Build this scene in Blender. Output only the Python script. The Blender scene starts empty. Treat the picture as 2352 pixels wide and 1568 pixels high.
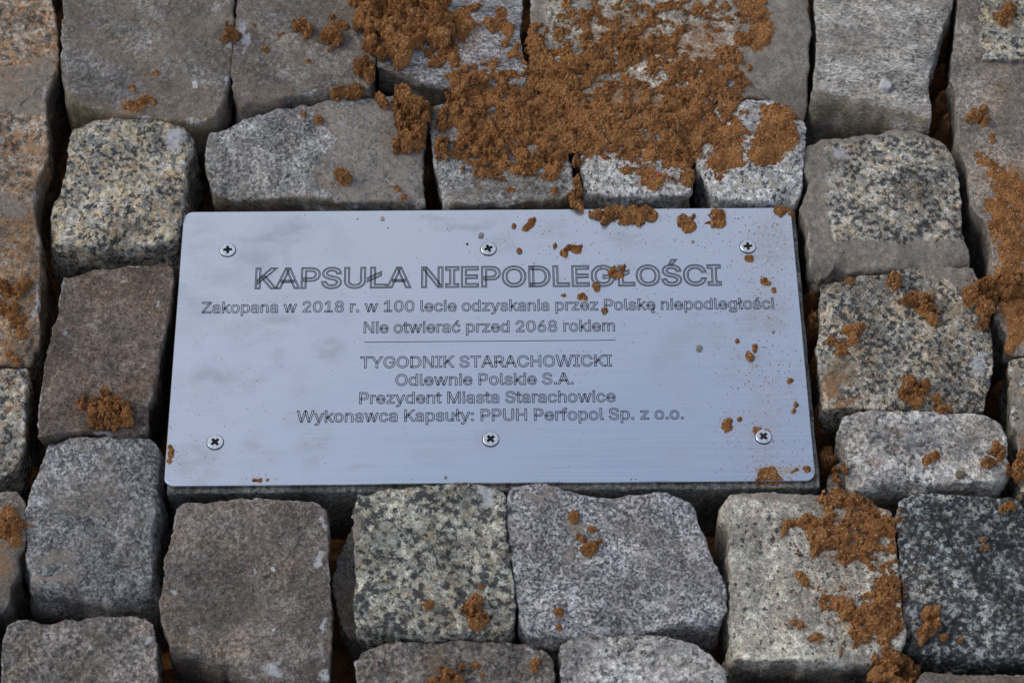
import bpy, math, random
import numpy as np
from mathutils import Vector, Matrix, Euler
from mathutils.bvhtree import BVHTree

C = bpy.context.scene.collection
SC = bpy.context.scene
MM = 0.001

# ------------------------------------------------------------------ camera
CAM_ROT = (0.52090848, -0.00647888, -0.01285771)
CAM_LOC = (-0.00198926, -0.6893702, 1.20143326)
F_PX = 5000.0                                # focal length in pixels of a 2352 wide picture
cam_data = bpy.data.cameras.new("camera")
cam = bpy.data.objects.new("camera", cam_data)
C.objects.link(cam)
cam.location = CAM_LOC
cam.rotation_euler = CAM_ROT
cam_data.sensor_width = 36.0
cam_data.lens = F_PX / 2352.0 * 36.0
cam_data.clip_start = 0.05
cam_data.clip_end = 500.0
cam_data.dof.use_dof = True
cam_data.dof.focus_distance = 1.385
cam_data.dof.aperture_fstop = 10.0
SC.camera = cam

# ------------------------------------------------------------------ sky
SUN_EL, SUN_ROT = math.radians(42), math.radians(-75)      # sun_rotation 0 = north (+Y), clockwise
w = bpy.data.worlds.new("World")
SC.world = w
w.use_nodes = True
nt = w.node_tree
nt.nodes.clear()
out = nt.nodes.new("ShaderNodeOutputWorld")
bg = nt.nodes.new("ShaderNodeBackground")
sky = nt.nodes.new("ShaderNodeTexSky")
sky.sky_type = 'NISHITA'
sky.sun_disc = False
sky.sun_elevation = SUN_EL
sky.sun_rotation = SUN_ROT
sky.ozone_density = 0.6
sky.dust_density = 1.0
tc = nt.nodes.new("ShaderNodeTexCoord")
cn = nt.nodes.new("ShaderNodeTexNoise")
cn.inputs['Scale'].default_value = 4.2
cn.inputs['Detail'].default_value = 5
cn.inputs['Roughness'].default_value = .5
cr = nt.nodes.new("ShaderNodeValToRGB")
cr.color_ramp.elements[0].position = .44
cr.color_ramp.elements[0].color = (.03, .03, .03, 1)
cr.color_ramp.elements[1].position = .56
cr.color_ramp.elements[1].color = (.68, .68, .68, 1)
mixc = nt.nodes.new("ShaderNodeMixRGB")
mixc.inputs[2].default_value = (4.5, 4.3, 4.15, 1)        # pale pinkish evening cloud
cmap = nt.nodes.new('ShaderNodeMapping')
cmap.inputs['Location'].default_value = (8.8, 0.3, 7.7)
nt.links.new(tc.outputs['Generated'], cmap.inputs['Vector'])
nt.links.new(cmap.outputs[0], cn.inputs['Vector'])
nt.links.new(cn.outputs['Fac'], cr.inputs[0])
nt.links.new(cr.outputs[0], mixc.inputs[0])
nt.links.new(sky.outputs[0], mixc.inputs[1])
nt.links.new(mixc.outputs[0], bg.inputs[0])
bg.inputs[1].default_value = 0.10
nt.links.new(bg.outputs[0], out.inputs[0])

sun = bpy.data.lights.new("sun", 'SUN')
sun.energy = 0.8
sun.angle = math.radians(35)
sun.color = (1.0, .94, .80)
sun_o = bpy.data.objects.new("sun", sun)
C.objects.link(sun_o)
sd = Vector((math.sin(SUN_ROT) * math.cos(SUN_EL), math.cos(SUN_ROT) * math.cos(SUN_EL), math.sin(SUN_EL)))
sun_o.rotation_euler = (-sd).to_track_quat('-Z', 'Y').to_euler()

SC.view_settings.view_transform = 'Standard'
SC.view_settings.look = 'None'
SC.view_settings.exposure = 0.84
SC.view_settings.gamma = 1.0
SC.view_settings.use_curve_mapping = False

# ------------------------------------------------------------------ projection helpers
RM = np.array(Euler(CAM_ROT, 'XYZ').to_matrix())
CL = np.array(CAM_LOC)


def unproj(pts, z=0.0):
    """picture points (2352 x 1568) -> real points on the level plane z"""
    p = np.asarray(pts, float).reshape(-1, 2)
    d = np.stack([(p[:, 0] - 1176) / F_PX, -(p[:, 1] - 784) / F_PX, -np.ones(len(p))], 1) @ RM.T
    t = (z - CL[2]) / d[:, 2]
    return CL + d * t[:, None]


def proj(P):
    c = (np.asarray(P) - CL) @ RM
    return np.stack([1176 + F_PX * c[:, 0] / -c[:, 2], 784 - F_PX * c[:, 1] / -c[:, 2]], 1)


# ------------------------------------------------------------------ numpy noise
def _h(ix, iy, iz, seed):
    n = (ix * 374761393 + iy * 668265263 + iz * 2147483647 + seed * 1274126177) & 0xFFFFFFFF
    n = ((n ^ (n >> 13)) * 1274126177) & 0xFFFFFFFF
    n = ((n ^ (n >> 16)) * 2246822519) & 0xFFFFFFFF
    n = n ^ (n >> 15)
    return (n & 0xFFFFFF) / float(0xFFFFFF) * 2 - 1


def vnoise(P, scale, seed=0):
    """value noise; P (n,3) in metres, scale = feature size in metres"""
    q = P / scale + 1000.37
    i = np.floor(q).astype(np.int64)
    f = q - i
    u = f * f * f * (f * (f * 6 - 15) + 10)
    r = 0
    for dx in (0, 1):
        wx = u[:, 0] if dx else 1 - u[:, 0]
        for dy in (0, 1):
            wy = u[:, 1] if dy else 1 - u[:, 1]
            for dz in (0, 1):
                wz = u[:, 2] if dz else 1 - u[:, 2]
                r = r + wx * wy * wz * _h(i[:, 0] + dx, i[:, 1] + dy, i[:, 2] + dz, seed)
    return r


def fbm(P, scale, octv=3, seed=0, rough=.5):
    a, r, s = 1.0, 0, scale
    for k in range(octv):
        r = r + a * vnoise(P, s, seed + 17 * k)
        a *= rough
        s *= .49
    return r


def xyz(x, y, z=0):
    x = np.asarray(x, float).ravel()
    y = np.asarray(y, float).ravel()
    return np.stack([x, y, np.zeros_like(x) + z], 1)


def box_blur(a, r, n=2):
    for _ in range(n):
        for ax in (0, 1):
            p = np.pad(a, [(r, r) if k == ax else (0, 0) for k in (0, 1)], mode='edge')
            c = np.cumsum(p, axis=ax)
            z = np.zeros_like(np.take(c, [0], ax))
            c = np.concatenate([z, c], ax)
            L = a.shape[ax]
            k = 2 * r + 1
            hi = np.take(c, np.arange(k, k + L), ax)
            lo = np.take(c, np.arange(0, L), ax)
            a = (hi - lo) / k
    return a


# ------------------------------------------------------------------ mesh helpers
def make_mesh(name, V, F, smooth=True):
    """V (n,3), F (m,3) or (m,4) numpy"""
    me = bpy.data.meshes.new(name)
    V = np.asarray(V, np.float32)
    Fs = F if isinstance(F, list) else [F]
    Fs = [np.asarray(f, np.int32) for f in Fs if len(f)]
    me.vertices.add(len(V))
    me.vertices.foreach_set('co', V.ravel())
    nl = sum(f.size for f in Fs)
    me.loops.add(nl)
    me.loops.foreach_set('vertex_index', np.concatenate([f.ravel() for f in Fs]))
    tot = np.concatenate([np.full(len(f), f.shape[1], np.int32) for f in Fs])
    me.polygons.add(len(tot))
    start = np.concatenate([[0], np.cumsum(tot)[:-1]]).astype(np.int32)
    me.polygons.foreach_set('loop_start', start)
    me.polygons.foreach_set('loop_total', tot)
    me.polygons.foreach_set('use_smooth', np.full(len(tot), smooth, bool))
    me.update(calc_edges=True)
    me.validate()
    return me


def add_attr(me, name, arr4):
    a = me.color_attributes.new(name, 'FLOAT_COLOR', 'POINT')
    a.data.foreach_set('color', np.asarray(arr4, np.float32).ravel())


def link(name, me, mat=None, parent=None, loc=None, **props):
    o = bpy.data.objects.new(name, me)
    C.objects.link(o)
    if mat and me:
        me.materials.append(mat)
    if loc is not None:
        o.location = loc
    if parent:
        o.parent = parent
    for k, v in props.items():
        o[k] = v
    return o


def centred(name, V, F, mat, parent=None, origin=None, smooth=True, attr=None, **props):
    V = np.asarray(V, float)
    if origin is None:
        origin = np.array([V[:, 0].mean(), V[:, 1].mean(), V[:, 2].min()])
    me = make_mesh(name, V - origin, F, smooth)
    if attr is not None:
        add_attr(me, 'wear', attr)
    return link(name, me, mat, parent, tuple(origin), **props)


# ------------------------------------------------------------------ material helpers
class NT:
    def __init__(s, name):
        s.m = bpy.data.materials.new(name)
        s.m.use_nodes = True
        s.t = s.m.node_tree
        s.t.nodes.clear()
        s.o = s.t.nodes.new('ShaderNodeOutputMaterial')
        s.b = s.t.nodes.new('ShaderNodeBsdfPrincipled')
        s.t.links.new(s.b.outputs[0], s.o.inputs[0])

    def n(s, typ, **kw):
        x = s.t.nodes.new(typ)
        for k, v in kw.items():
            setattr(x, k, v)
        return x

    def l(s, a, b):
        s.t.links.new(a, b)

    def noise(s, vec, scale, detail=3, rough=.55, dist=0):
        x = s.n('ShaderNodeTexNoise')
        x.inputs['Scale'].default_value = scale
        x.inputs['Detail'].default_value = detail
        x.inputs['Roughness'].default_value = rough
        x.inputs['Distortion'].default_value = dist
        s.l(vec, x.inputs['Vector'])
        return x.outputs['Fac']

    def vor(s, vec, scale):
        x = s.n('ShaderNodeTexVoronoi')
        x.inputs['Scale'].default_value = scale
        s.l(vec, x.inputs['Vector'])
        return x

    def ramp(s, fac, a, b, lo=0.0, hi=1.0):
        x = s.n('ShaderNodeMapRange')
        x.interpolation_type = 'SMOOTHSTEP'
        x.inputs['From Min'].default_value = a
        x.inputs['From Max'].default_value = b
        x.inputs['To Min'].default_value = lo
        x.inputs['To Max'].default_value = hi
        s.l(fac, x.inputs['Value'])
        return x.outputs[0]

    def math(s, op, a, b=None):
        x = s.n('ShaderNodeMath', operation=op)
        for k, v in enumerate((a, b)):
            if v is None:
                continue
            if isinstance(v, (int, float)):
                x.inputs[k].default_value = v
            else:
                s.l(v, x.inputs[k])
        return x.outputs[0]

    def mix(s, fac, a, b, mode='MIX'):
        x = s.n('ShaderNodeMixRGB', blend_type=mode)
        for k, v in enumerate((fac, a, b)):
            if isinstance(v, (int, float)):
                x.inputs[k].default_value = v
            elif isinstance(v, tuple):
                x.inputs[k].default_value = (*v[:3], 1)
            else:
                s.l(v, x.inputs[k])
        return x.outputs[0]


def granite(name, mid, light, dark, dk=.25, spk=1.8, beige=None, bg_amt=0, fine=.8, stain=None, st_amt=.0, seed=0,
            aniso=1.0, mortar=(.235, .205, .175), soft=.022, dotty=0.0, tan=1.0):
    """mid/light/dark crystal colours; dk = share of dark crystals; spk = crystal size in mm; dotty = separate round specks"""
    N = NT(name)
    tc = N.n('ShaderNodeTexCoord')
    mp = N.n('ShaderNodeMapping')
    mp.inputs['Location'].default_value = (seed * 1.37, seed * .71, seed * 2.13)
    mp.inputs['Rotation'].default_value = (0, 0, seed * .7 if aniso == 1 else .1)
    mp.inputs['Scale'].default_value = (1, aniso, aniso)
    N.l(tc.outputs['Object'], mp.inputs['Vector'])
    v = mp.outputs[0]
    wn = N.n('ShaderNodeTexNoise')
    wn.inputs['Scale'].default_value = 1000 / spk * 1.3
    wn.inputs['Detail'].default_value = 3
    wn.inputs['Roughness'].default_value = .7
    N.l(v, wn.inputs['Vector'])
    sub = N.n('ShaderNodeVectorMath', operation='SUBTRACT')
    N.l(wn.outputs['Color'], sub.inputs[0])
    sub.inputs[1].default_value = (.5, .5, .5)
    sc = N.n('ShaderNodeVectorMath', operation='SCALE')
    N.l(sub.outputs[0], sc.inputs[0])
    sc.inputs['Scale'].default_value = spk * .0022
    add = N.n('ShaderNodeVectorMath', operation='ADD')
    N.l(v, add.inputs[0])
    N.l(sc.outputs[0], add.inputs[1])
    wv = add.outputs[0]
    # felspar and quartz: fine mottle at crystal size, broken by larger clouds
    m1 = N.noise(wv, 1000 / spk * .58, 4, .75)
    big = N.noise(v, 60, 4, .6)
    vo = N.vor(wv, 1000 / spk * .55)
    sep = N.n('ShaderNodeSeparateColor')
    N.l(vo.outputs['Color'], sep.inputs[0])
    lm = N.math('ADD', N.math('MULTIPLY', m1, 1.1), N.math('MULTIPLY', sep.outputs[0], .28))
    lm = N.ramp(N.math('ADD', lm, N.math('MULTIPLY', big, .5)), .87, 1.01)
    col = N.mix(lm, mid, tuple(min(.6, c * 1.15) for c in light))
    if beige:
        b = N.ramp(N.math('ADD', N.math('MULTIPLY', sep.outputs[1], .5), N.noise(v, 120, 4, .65, .5)),
                   .98 - bg_amt * .45, 1.12 - bg_amt * .45)
        col = N.mix(N.math('MULTIPLY', b, .75), col, beige)
    # dark mica: ragged blotches in clusters, or separate specks
    cl = N.noise(v, 1000 / spk * .16, 2, .6)
    n2 = N.noise(wv, 1000 / spk * .66, 3, .68)
    vo2 = N.vor(wv, 1000 / spk * .60)
    q = N.math('ADD', N.math('MULTIPLY', n2, 1.0), N.math('MULTIPLY', cl, .34))
    q = N.math('SUBTRACT', q, N.math('MULTIPLY', vo2.outputs['Distance'], .16 + dotty))
    th = .68 - (dk - .3) * .38 - dotty * .31
    dmask = N.ramp(q, th - soft, th + soft)
    col = N.mix(N.math('MULTIPLY', dmask, .94), col, dark)
    # tiny pepper
    pm = N.ramp(N.noise(v, 1000 / spk * 1.7, 2, .6), .60, .68, 0, .55)
    col = N.mix(pm, col, dark)
    # fine salt and pepper
    fn = N.noise(v, 1300, 3, .75)
    col = N.mix(fine, col, N.mix(1.0, col, N.ramp(fn, .36, .64, .50, 1.55), 'MULTIPLY'))
    mn = N.noise(v, 300, 5, .72)
    col = N.mix(1.0, col, N.mix(1.0, col, N.ramp(mn, .37, .63, .66, 1.36), 'MULTIPLY'))
    lo = N.noise(v, 26, 4, .6)
    col = N.mix(1.0, col, N.mix(1.0, col, N.ramp(lo, .36, .64, .68, 1.28), 'MULTIPLY'))
    tanf = N.ramp(N.noise(v, 48, 6, .7, .6), .44, .64, 0, .42 * tan)
    col = N.mix(tanf, col, N.mix(1.0, col, (1.22, .98, .72), 'MULTIPLY'))
    if stain:
        s1 = N.ramp(N.noise(v, 20, 6, .68, .8), .56 - st_amt * .22, .74 - st_amt * .22)
        s1 = N.math('MULTIPLY', s1, min(.8, .3 + st_amt * .5))
        col = N.mix(s1, col, N.mix(1.0, stain, N.ramp(fn, .3, .7, .6, 1.4), 'MULTIPLY'))
    at = N.n('ShaderNodeAttribute', attribute_name='wear')
    asep = N.n('ShaderNodeSeparateColor')
    N.l(at.outputs['Color'], asep.inputs[0])
    pn = N.noise(v, 150, 6, .74)
    pn2 = N.noise(v, 430, 5, .76)

    def patch(ch, lo, hi, nz, k=1.0):
        return N.ramp(N.math('ADD', ch, N.math('MULTIPLY', N.math('SUBTRACT', nz, .5), k)), lo, hi)
    # blue channel: cement smear / brown weathered skin
    mcol = N.mix(N.ramp(pn, .35, .65), tuple(c * .72 for c in mortar), tuple(c * 1.15 for c in mortar))
    mcol = N.mix(.8, mcol, N.mix(1.0, mcol, N.ramp(fn, .3, .7, .6, 1.45), 'MULTIPLY'))
    mm = N.math('MULTIPLY', patch(asep.outputs[2], .34, .60, pn, 1.1), .86)
    col = N.mix(mm, col, mcol)
    # alpha channel: ochre / moss film
    oc = N.math('MULTIPLY', patch(at.outputs['Alpha'], .35, .85, pn, 1.2), .7)
    col = N.mix(oc, col, N.mix(N.ramp(pn2, .38, .62), (.085, .068, .038), (.235, .175, .10)))
    # red channel: white lime / bruised stone
    wm = N.math('MULTIPLY', patch(asep.outputs[0], .40, .85, pn2, 1.7), .8)
    col = N.mix(wm, col, N.mix(N.ramp(pn, .3, .7), (.36, .37, .40), (.58, .59, .62)))
    # green channel: orange sand dust
    dm = N.math('MULTIPLY', patch(asep.outputs[1], .40, .74, N.noise(v, 420, 7, .80), 1.9), .82)
    col = N.mix(dm, col, N.mix(pn2, (.22, .105, .042), (.36, .20, .10)))
    N.l(col, N.b.inputs['Base Color'])
    N.b.inputs['Roughness'].default_value = .8
    N.b.inputs['Specular IOR Level'].default_value = .25
    # relief
    h = N.math('ADD', N.noise(v, 260, 7, .72), N.math('MULTIPLY', fn, .25))
    h = N.math('SUBTRACT', h, N.math('MULTIPLY', N.math('MULTIPLY', dmask, .10), N.math('SUBTRACT', 1.0, mm)))
    bp = N.n('ShaderNodeBump')
    bp.inputs['Strength'].default_value = 1.0
    bp.inputs['Distance'].default_value = .0018
    N.l(h, bp.inputs['Height'])
    N.l(bp.outputs[0], N.b.inputs['Normal'])
    return N.m


def sand_mat():
    N = NT('orange_sand')
    tc = N.n('ShaderNodeTexCoord')
    v = tc.outputs['Object']
    n1 = N.noise(v, 1500, 3, .7)
    n2 = N.noise(v, 90, 4, .6)
    vo = N.vor(v, 1700)
    sp = N.n('ShaderNodeSeparateColor')
    N.l(vo.outputs['Color'], sp.inputs[0])
    col = N.mix(N.ramp(n1, .3, .7), (.180, .077, .024), (.41, .195, .070))
    col = N.mix(N.ramp(n2, .38, .60), N.mix(1.0, col, (.60, .54, .50), 'MULTIPLY'), N.mix(N.ramp(N.noise(v, 60, 5, .7), .5, .68, 0, .6), col, N.mix(1.0, col, (1.35, 1.32, 1.3), 'MULTIPLY')))
    col = N.mix(N.ramp(sp.outputs[0], .90, .95, 0, .75), col, (.62, .42, .22))
    col = N.mix(N.ramp(sp.outputs[1], .93, .97, 0, .6), col, (.16, .04, .015))
    N.l(col, N.b.inputs['Base Color'])
    N.b.inputs['Roughness'].default_value = .9
    N.b.inputs['Specular IOR Level'].default_value = .2
    bp = N.n('ShaderNodeBump')
    bp.inputs['Strength'].default_value = .9
    bp.inputs['Distance'].default_value = .0007
    N.l(N.math('ADD', n1, N.math('MULTIPLY', vo.outputs['Distance'], .6)), bp.inputs['Height'])
    N.l(bp.outputs[0], N.b.inputs['Normal'])
    return N.m


def metal_mat():
    N = NT('brushed_steel')
    tc = N.n('ShaderNodeTexCoord')
    mp = N.n('ShaderNodeMapping')
    mp.inputs['Scale'].default_value = (9, 700, 700)
    N.l(tc.outputs['Object'], mp.inputs['Vector'])
    br = N.noise(mp.outputs[0], 1.0, 3, .6)
    v = tc.outputs['Object']
    at = N.n('ShaderNodeAttribute', attribute_name='wear')
    sp = N.n('ShaderNodeSeparateColor')
    N.l(at.outputs['Color'], sp.inputs[0])
    mp2 = N.n('ShaderNodeMapping')
    mp2.inputs['Rotation'].default_value = (0, 0, .7)
    mp2.inputs['Scale'].default_value = (60, 110, 60)
    N.l(v, mp2.inputs['Vector'])
    streak = N.noise(mp2.outputs[0], 1.0, 5, .65)
    clouds = N.noise(v, 13, 5, .6, .8)
    sm = N.math('MULTIPLY', sp.outputs[0], N.ramp(streak, .38, .62, .2, 1.0))
    sm = N.math('ADD', sm, N.ramp(clouds, .52, .75, 0, .38))
    base = N.mix(.5, (.64, .70, .79), N.mix(1.0, (.64, .70, .79), N.ramp(br, .3, .7, .97, 1.03), 'MULTIPLY'))
    col = N.mix(N.math('MULTIPLY', sm, .58), base, (.27, .275, .27))
    dust = N.ramp(N.math('ADD', sp.outputs[1], N.math('SUBTRACT', N.noise(v, 420, 5, .75), .62)), .1, .5, 0, .6)
    col = N.mix(dust, col, (.33, .23, .13))
    N.l(col, N.b.inputs['Base Color'])
    N.b.inputs['Metallic'].default_value = .88
    rg = N.math('ADD', N.math('MULTIPLY', sm, .18), N.ramp(br, .3, .7, .20, .25))
    rg = N.math('ADD', rg, N.math('MULTIPLY', dust, .4))
    N.l(rg, N.b.inputs['Roughness'])
    bp = N.n('ShaderNodeBump')
    bp.inputs['Strength'].default_value = .5
    bp.inputs['Distance'].default_value = .0004
    N.l(N.noise(v, 16, 3, .5), bp.inputs['Height'])
    N.l(bp.outputs[0], N.b.inputs['Normal'])
    return N.m


def plain(name, col, rough=.6, metal=0.0, spec=.3):
    N = NT(name)
    tc = N.n('ShaderNodeTexCoord')
    n = N.noise(tc.outputs['Object'], 500, 4, .6)
    c = N.mix(.6, col, N.mix(1.0, col, N.ramp(n, .3, .7, .75, 1.25), 'MULTIPLY'))
    N.l(c, N.b.inputs['Base Color'])
    N.b.inputs['Roughness'].default_value = rough
    N.b.inputs['Metallic'].default_value = metal
    N.b.inputs['Specular IOR Level'].default_value = spec
    return N.m


SAND = sand_mat()
STEEL = metal_mat()
INK = plain('engraved_dark', (.012, .013, .016), .9, 0, .1)
SCREW_M = plain('zinc_screw', (.66, .70, .76), .33, .9, .5)
SHADE_GRIT = plain('shade_and_grit_black', (.012, .011, .010), .9)  # black: painted shade of the screw heads and recesses, also real dark grit
GRAIN = plain('loose_grain', (.33, .18, .085), .9)
GRIT = plain('grey_grit', (.20, .195, .18), .9)
CHIP = plain('pale_chip', (.40, .41, .41), .8)
RED = plain('red_brick_grit', (.30, .07, .035), .9)

# ------------------------------------------------------------------ stones
BVV, BVF, BVN = [], [], 0          # everything sand can lie on


def bvh_add(V, F):
    global BVN
    for f in (F if isinstance(F, list) else [F]):
        BVF.append(np.asarray(f) + BVN)
    BVV.append(np.asarray(V))
    BVN += len(V)


def resample(P, n):
    Q = np.vstack([P, P[:1]])
    for _ in range(1):                # one corner cut keeps corners but rounds them
        a, b = Q[:-1], Q[1:]
        R = np.empty((2 * len(a), 2))
        R[0::2] = a * .94 + b * .06
        R[1::2] = a * .06 + b * .94
        Q = np.vstack([R, R[:1]])
    s = np.r_[0, np.cumsum(np.linalg.norm(np.diff(Q, axis=0), axis=1))]
    t = np.linspace(0, s[-1], n, endpoint=False)
    return np.stack([np.interp(t, s, Q[:, 0]), np.interp(t, s, Q[:, 1])], 1)


NOUT, NTOP = 240, 42
DEPTHS = np.array([1.2, 2.6, 4.5, 7, 10, 14, 19, 25, 33, 44, 58, 75]) * MM


def stone_shape(outline, z, seed, batter=0, edge=3.0, rough=1.0, tilt=(0, 0), flare=0, wob=1.0, patches=(), chips=.35, ochre=0,
                depth=1.0, fringe=True):
    top = unproj(outline, z)[:, :2]
    P = resample(top, NOUT)
    # keep counter-clockwise
    ar = .5 * np.sum(P[:, 0] * np.roll(P[:, 1], -1) - np.roll(P[:, 0], -1) * P[:, 1])
    if ar < 0:
        P = P[::-1]
    T = np.roll(P, -1, 0) - np.roll(P, 1, 0)
    T /= np.linalg.norm(T, axis=1)[:, None] + 1e-9
    Nn = np.stack([T[:, 1], -T[:, 0]], 1)                     # outward
    p3 = xyz(P[:, 0], P[:, 1], seed * .11)
    wobv = (fbm(p3, .013, 3, seed, .6) * .75 + fbm(p3, .0045, 3, seed + 3, .75) * .62 + .3) * MM * wob
    P = P + Nn * wobv[:, None]
    c = P.mean(0)
    rad = np.linalg.norm(P - c, axis=1)
    er = (edge * .30 * (1 + .9 * vnoise(p3, .018, seed + 5) + .5 * vnoise(p3, .006, seed + 6)) + .3) * MM
    er = np.clip(er, .7 * MM, None)
    # top rings from centre to rim
    ts = np.concatenate([np.linspace(.04, .86, NTOP - 12), np.linspace(.88, 1.0, 12)])
    V = [np.array([[c[0], c[1], z]])]
    for t in ts:
        q = c + (P - c) * t
        d = rad * (1 - t)
        k = np.clip(1 - d / er, 0, 1)
        drop = er * .55 * (1 - np.sqrt(np.clip(1 - k * k, 0, 1)))
        V.append(np.column_stack([q, z - drop]))
    rimdrop = er * .55
    fl = np.clip(-Nn[:, 1], 0, 1)                             # faces that look to the viewer's side (south)
    rt = np.abs(Nn[:, 0])
    for d in DEPTHS * depth:
        dd = d / MM
        off = -min(dd * .07, 4.5) * MM + (batter * (1 - np.exp(-dd / 16)) * fl + flare * (1 - np.exp(-dd / 14)) * rt) * MM
        sn = fbm(np.column_stack([P, np.full(len(P), -d * 1.6)]), .016, 3, seed + 9) * min(1.9, .35 + dd * .12) * MM
        q = P + Nn * (off + sn)[:, None]
        V.append(np.column_stack([q, z - rimdrop - d]))
    V = np.vstack(V)
    nr = len(ts) + len(DEPTHS)
    # relief of the cleft surface
    P3 = V.copy()
    ntop = 1 + len(ts) * NOUT
    tp = P3[:ntop].copy()
    tp[:, 2] = seed * .13
    rel = fbm(tp, .042, 2, seed + 21) * 1.7 + fbm(tp, .013, 2, seed + 33) * .75 + fbm(tp, .0045, 3, seed + 41, .65) * .42
    rdg = 1 - np.abs(fbm(tp, .03, 3, seed + 57))
    rel = rel + np.where(rdg > .86, (rdg - .86) * 3.0, 0)
    rel *= rough * MM
    # chipped edges and knocked-off corners: small planes cut from the rim
    cr_ = np.random.default_rng(seed)
    turn = np.abs(np.cross(T, np.roll(T, -6, 0)))
    for q_ in range(13):
        if q_ < 5:
            k0 = int(np.argmax(turn + cr_.uniform(0, .5, NOUT)))
        else:
            k0 = int(cr_.integers(0, NOUT))
        rc_ = cr_.uniform(4, 13) * MM if q_ < 10 else cr_.uniform(14, 26) * MM
        hc_ = rc_ * cr_.uniform(.14, .42) if q_ < 10 else rc_ * cr_.uniform(.06, .16)
        dirn = Nn[k0]
        tang = T[k0]
        u_ = (V[:ntop, :2] - P[k0]) @ dirn
        w_ = (V[:ntop, :2] - P[k0]) @ tang
        cut = hc_ * (1 + u_ / (rc_ * .8) - np.abs(w_) / rc_ * .9)
        rel = rel - np.maximum(cut, 0)
    tl = ((V[:ntop, 0] - c[0]) * tilt[0] + (V[:ntop, 1] - c[1]) * tilt[1])
    V[:ntop, 2] += rel + tl
    rim = rel[-NOUT:] + tl[-NOUT:]
    for j in range(len(DEPTHS)):
        a = ntop + j * NOUT
        V[a:a + NOUT, 2] += rim * max(0, 1 - DEPTHS[j] / .03)
    idx = np.arange(NOUT)
    nx = (idx + 1) % NOUT
    tri = np.stack([np.zeros(NOUT, int), 1 + idx, 1 + nx], 1)
    quads = []
    for r in range(nr - 1):
        a = 1 + r * NOUT
        b = a + NOUT
        quads.append(np.stack([a + idx, b + idx, b + nx, a + nx], 1))
    quads = np.vstack(quads)
    # wear attribute: R white, G dust, B cement / skin, A ochre
    W = np.zeros((len(V), 4))
    pic = proj(V)
    ring = np.concatenate([[0], np.repeat(np.concatenate([ts, np.ones(len(DEPTHS))]), NOUT)])
    dep = np.concatenate([[0], np.repeat(np.concatenate([np.zeros(len(ts)), DEPTHS]), NOUT)])
    ang = np.concatenate([[0], np.tile(idx, nr)])
    edge_n = fbm(V, .016, 3, seed + 71)
    if chips > 0:
        near = np.exp(-((1 - ring) / .035) ** 2) * np.exp(-(dep / .0025) ** 2)
        W[:, 0] = np.clip(near * (edge_n * 1.5 - .25 + chips) * .8, 0, .62)
    if ochre > 0:
        sth = np.concatenate([[0], np.tile(fl, nr)])
        W[:, 3] = np.clip(ochre * sth * np.clip((ring - .93) / .06, 0, 1) * (1 + .6 * edge_n), 0, 1)
    CH = {'w': 0, 's': 1, 'm': 2, 'o': 3}
    warp = np.stack([fbm(V, .016, 4, seed + 81, .65), fbm(V, .016, 4, seed + 91, .65)], 1) * 16
    for pt in patches:
        ch = CH[pt[0]]
        if pt[0] + str(len(pt)) and isinstance(pt[1], (list, tuple)):       # polygon
            pol = np.array(pt[1], float)
            st = pt[2]
            g = poly_sdf(pic + warp * .4, pol)
            val = st * np.clip(.5 - g / 34, 0, 1)
        else:
            x, y, r, st = pt[1:5]
            ry = pt[5] if len(pt) > 5 else r
            d = np.sqrt(((pic[:, 0] + warp[:, 0] - x) / r) ** 2 + ((pic[:, 1] + warp[:, 1] - y) / ry) ** 2)
            val = st * np.clip(1.25 - d, 0, 1)
        if pt[0] == 'w':
            val = val * (dep < .012)
        W[:, ch] = np.maximum(W[:, ch], val)
    return V, tri, quads, W


def poly_sdf(p, pol):
    """signed distance to polygon (negative inside)"""
    d = np.full(len(p), 1e9)
    s = np.ones(len(p))
    n = len(pol)
    for i in range(n):
        a, b = pol[i], pol[(i + 1) % n]
        e = b - a
        v = p - a
        t = np.clip((v @ e) / (e @ e + 1e-9), 0, 1)
        q = v - e * t[:, None]
        d = np.minimum(d, (q * q).sum(1))
        c1 = p[:, 1] >= a[1]
        c2 = p[:, 1] < b[1]
        c3 = e[0] * v[:, 1] > e[1] * v[:, 0]
        flip = (c1 & c2 & c3) | (~c1 & ~c2 & ~c3)
        s = np.where(flip, -s, s)
    return s * np.sqrt(d)


# granite kinds --------------------------------------------------
BLK = (.030, .033, .040)
G = {}
G['gray'] = dict(mid=(.168, .158, .150), light=(.255, .245, .235), dark=(.078, .074, .072), dk=.30, spk=1.1, stain=(.175, .135, .10), st_amt=.75, soft=.05)
G['speck'] = dict(mid=(.22, .22, .21), light=(.38, .365, .315), dark=BLK, dk=.36, spk=2.3, beige=(.44, .365, .24), bg_amt=.5)
G['brown'] = dict(mid=(.118, .092, .078), light=(.160, .130, .112), dark=(.062, .050, .042), dk=.25, spk=1.0, stain=(.092, .070, .055), st_amt=.5, soft=.06)
G['blue'] = dict(mid=(.180, .187, .196), light=(.305, .308, .315), dark=(.065, .070, .078), dk=.40, spk=1.2, stain=(.24, .20, .16), st_amt=.4, soft=.05, tan=.35)
G['umber'] = dict(mid=(.148, .126, .112), light=(.205, .185, .170), dark=(.080, .070, .062), dk=.28, spk=1.0, stain=(.105, .088, .072), st_amt=.5, soft=.06)
G['coarse'] = dict(mid=(.235, .23, .21), light=(.39, .37, .32), dark=(.036, .040, .045), dk=.44, spk=2.3, beige=(.36, .29, .20), bg_amt=.4, tan=.8)
G['lilac'] = dict(mid=(.30, .30, .315), light=(.45, .448, .46), dark=(.075, .078, .088), dk=.44, spk=1.15, stain=(.32, .27, .235), st_amt=.3, soft=.04, tan=.3)
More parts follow.
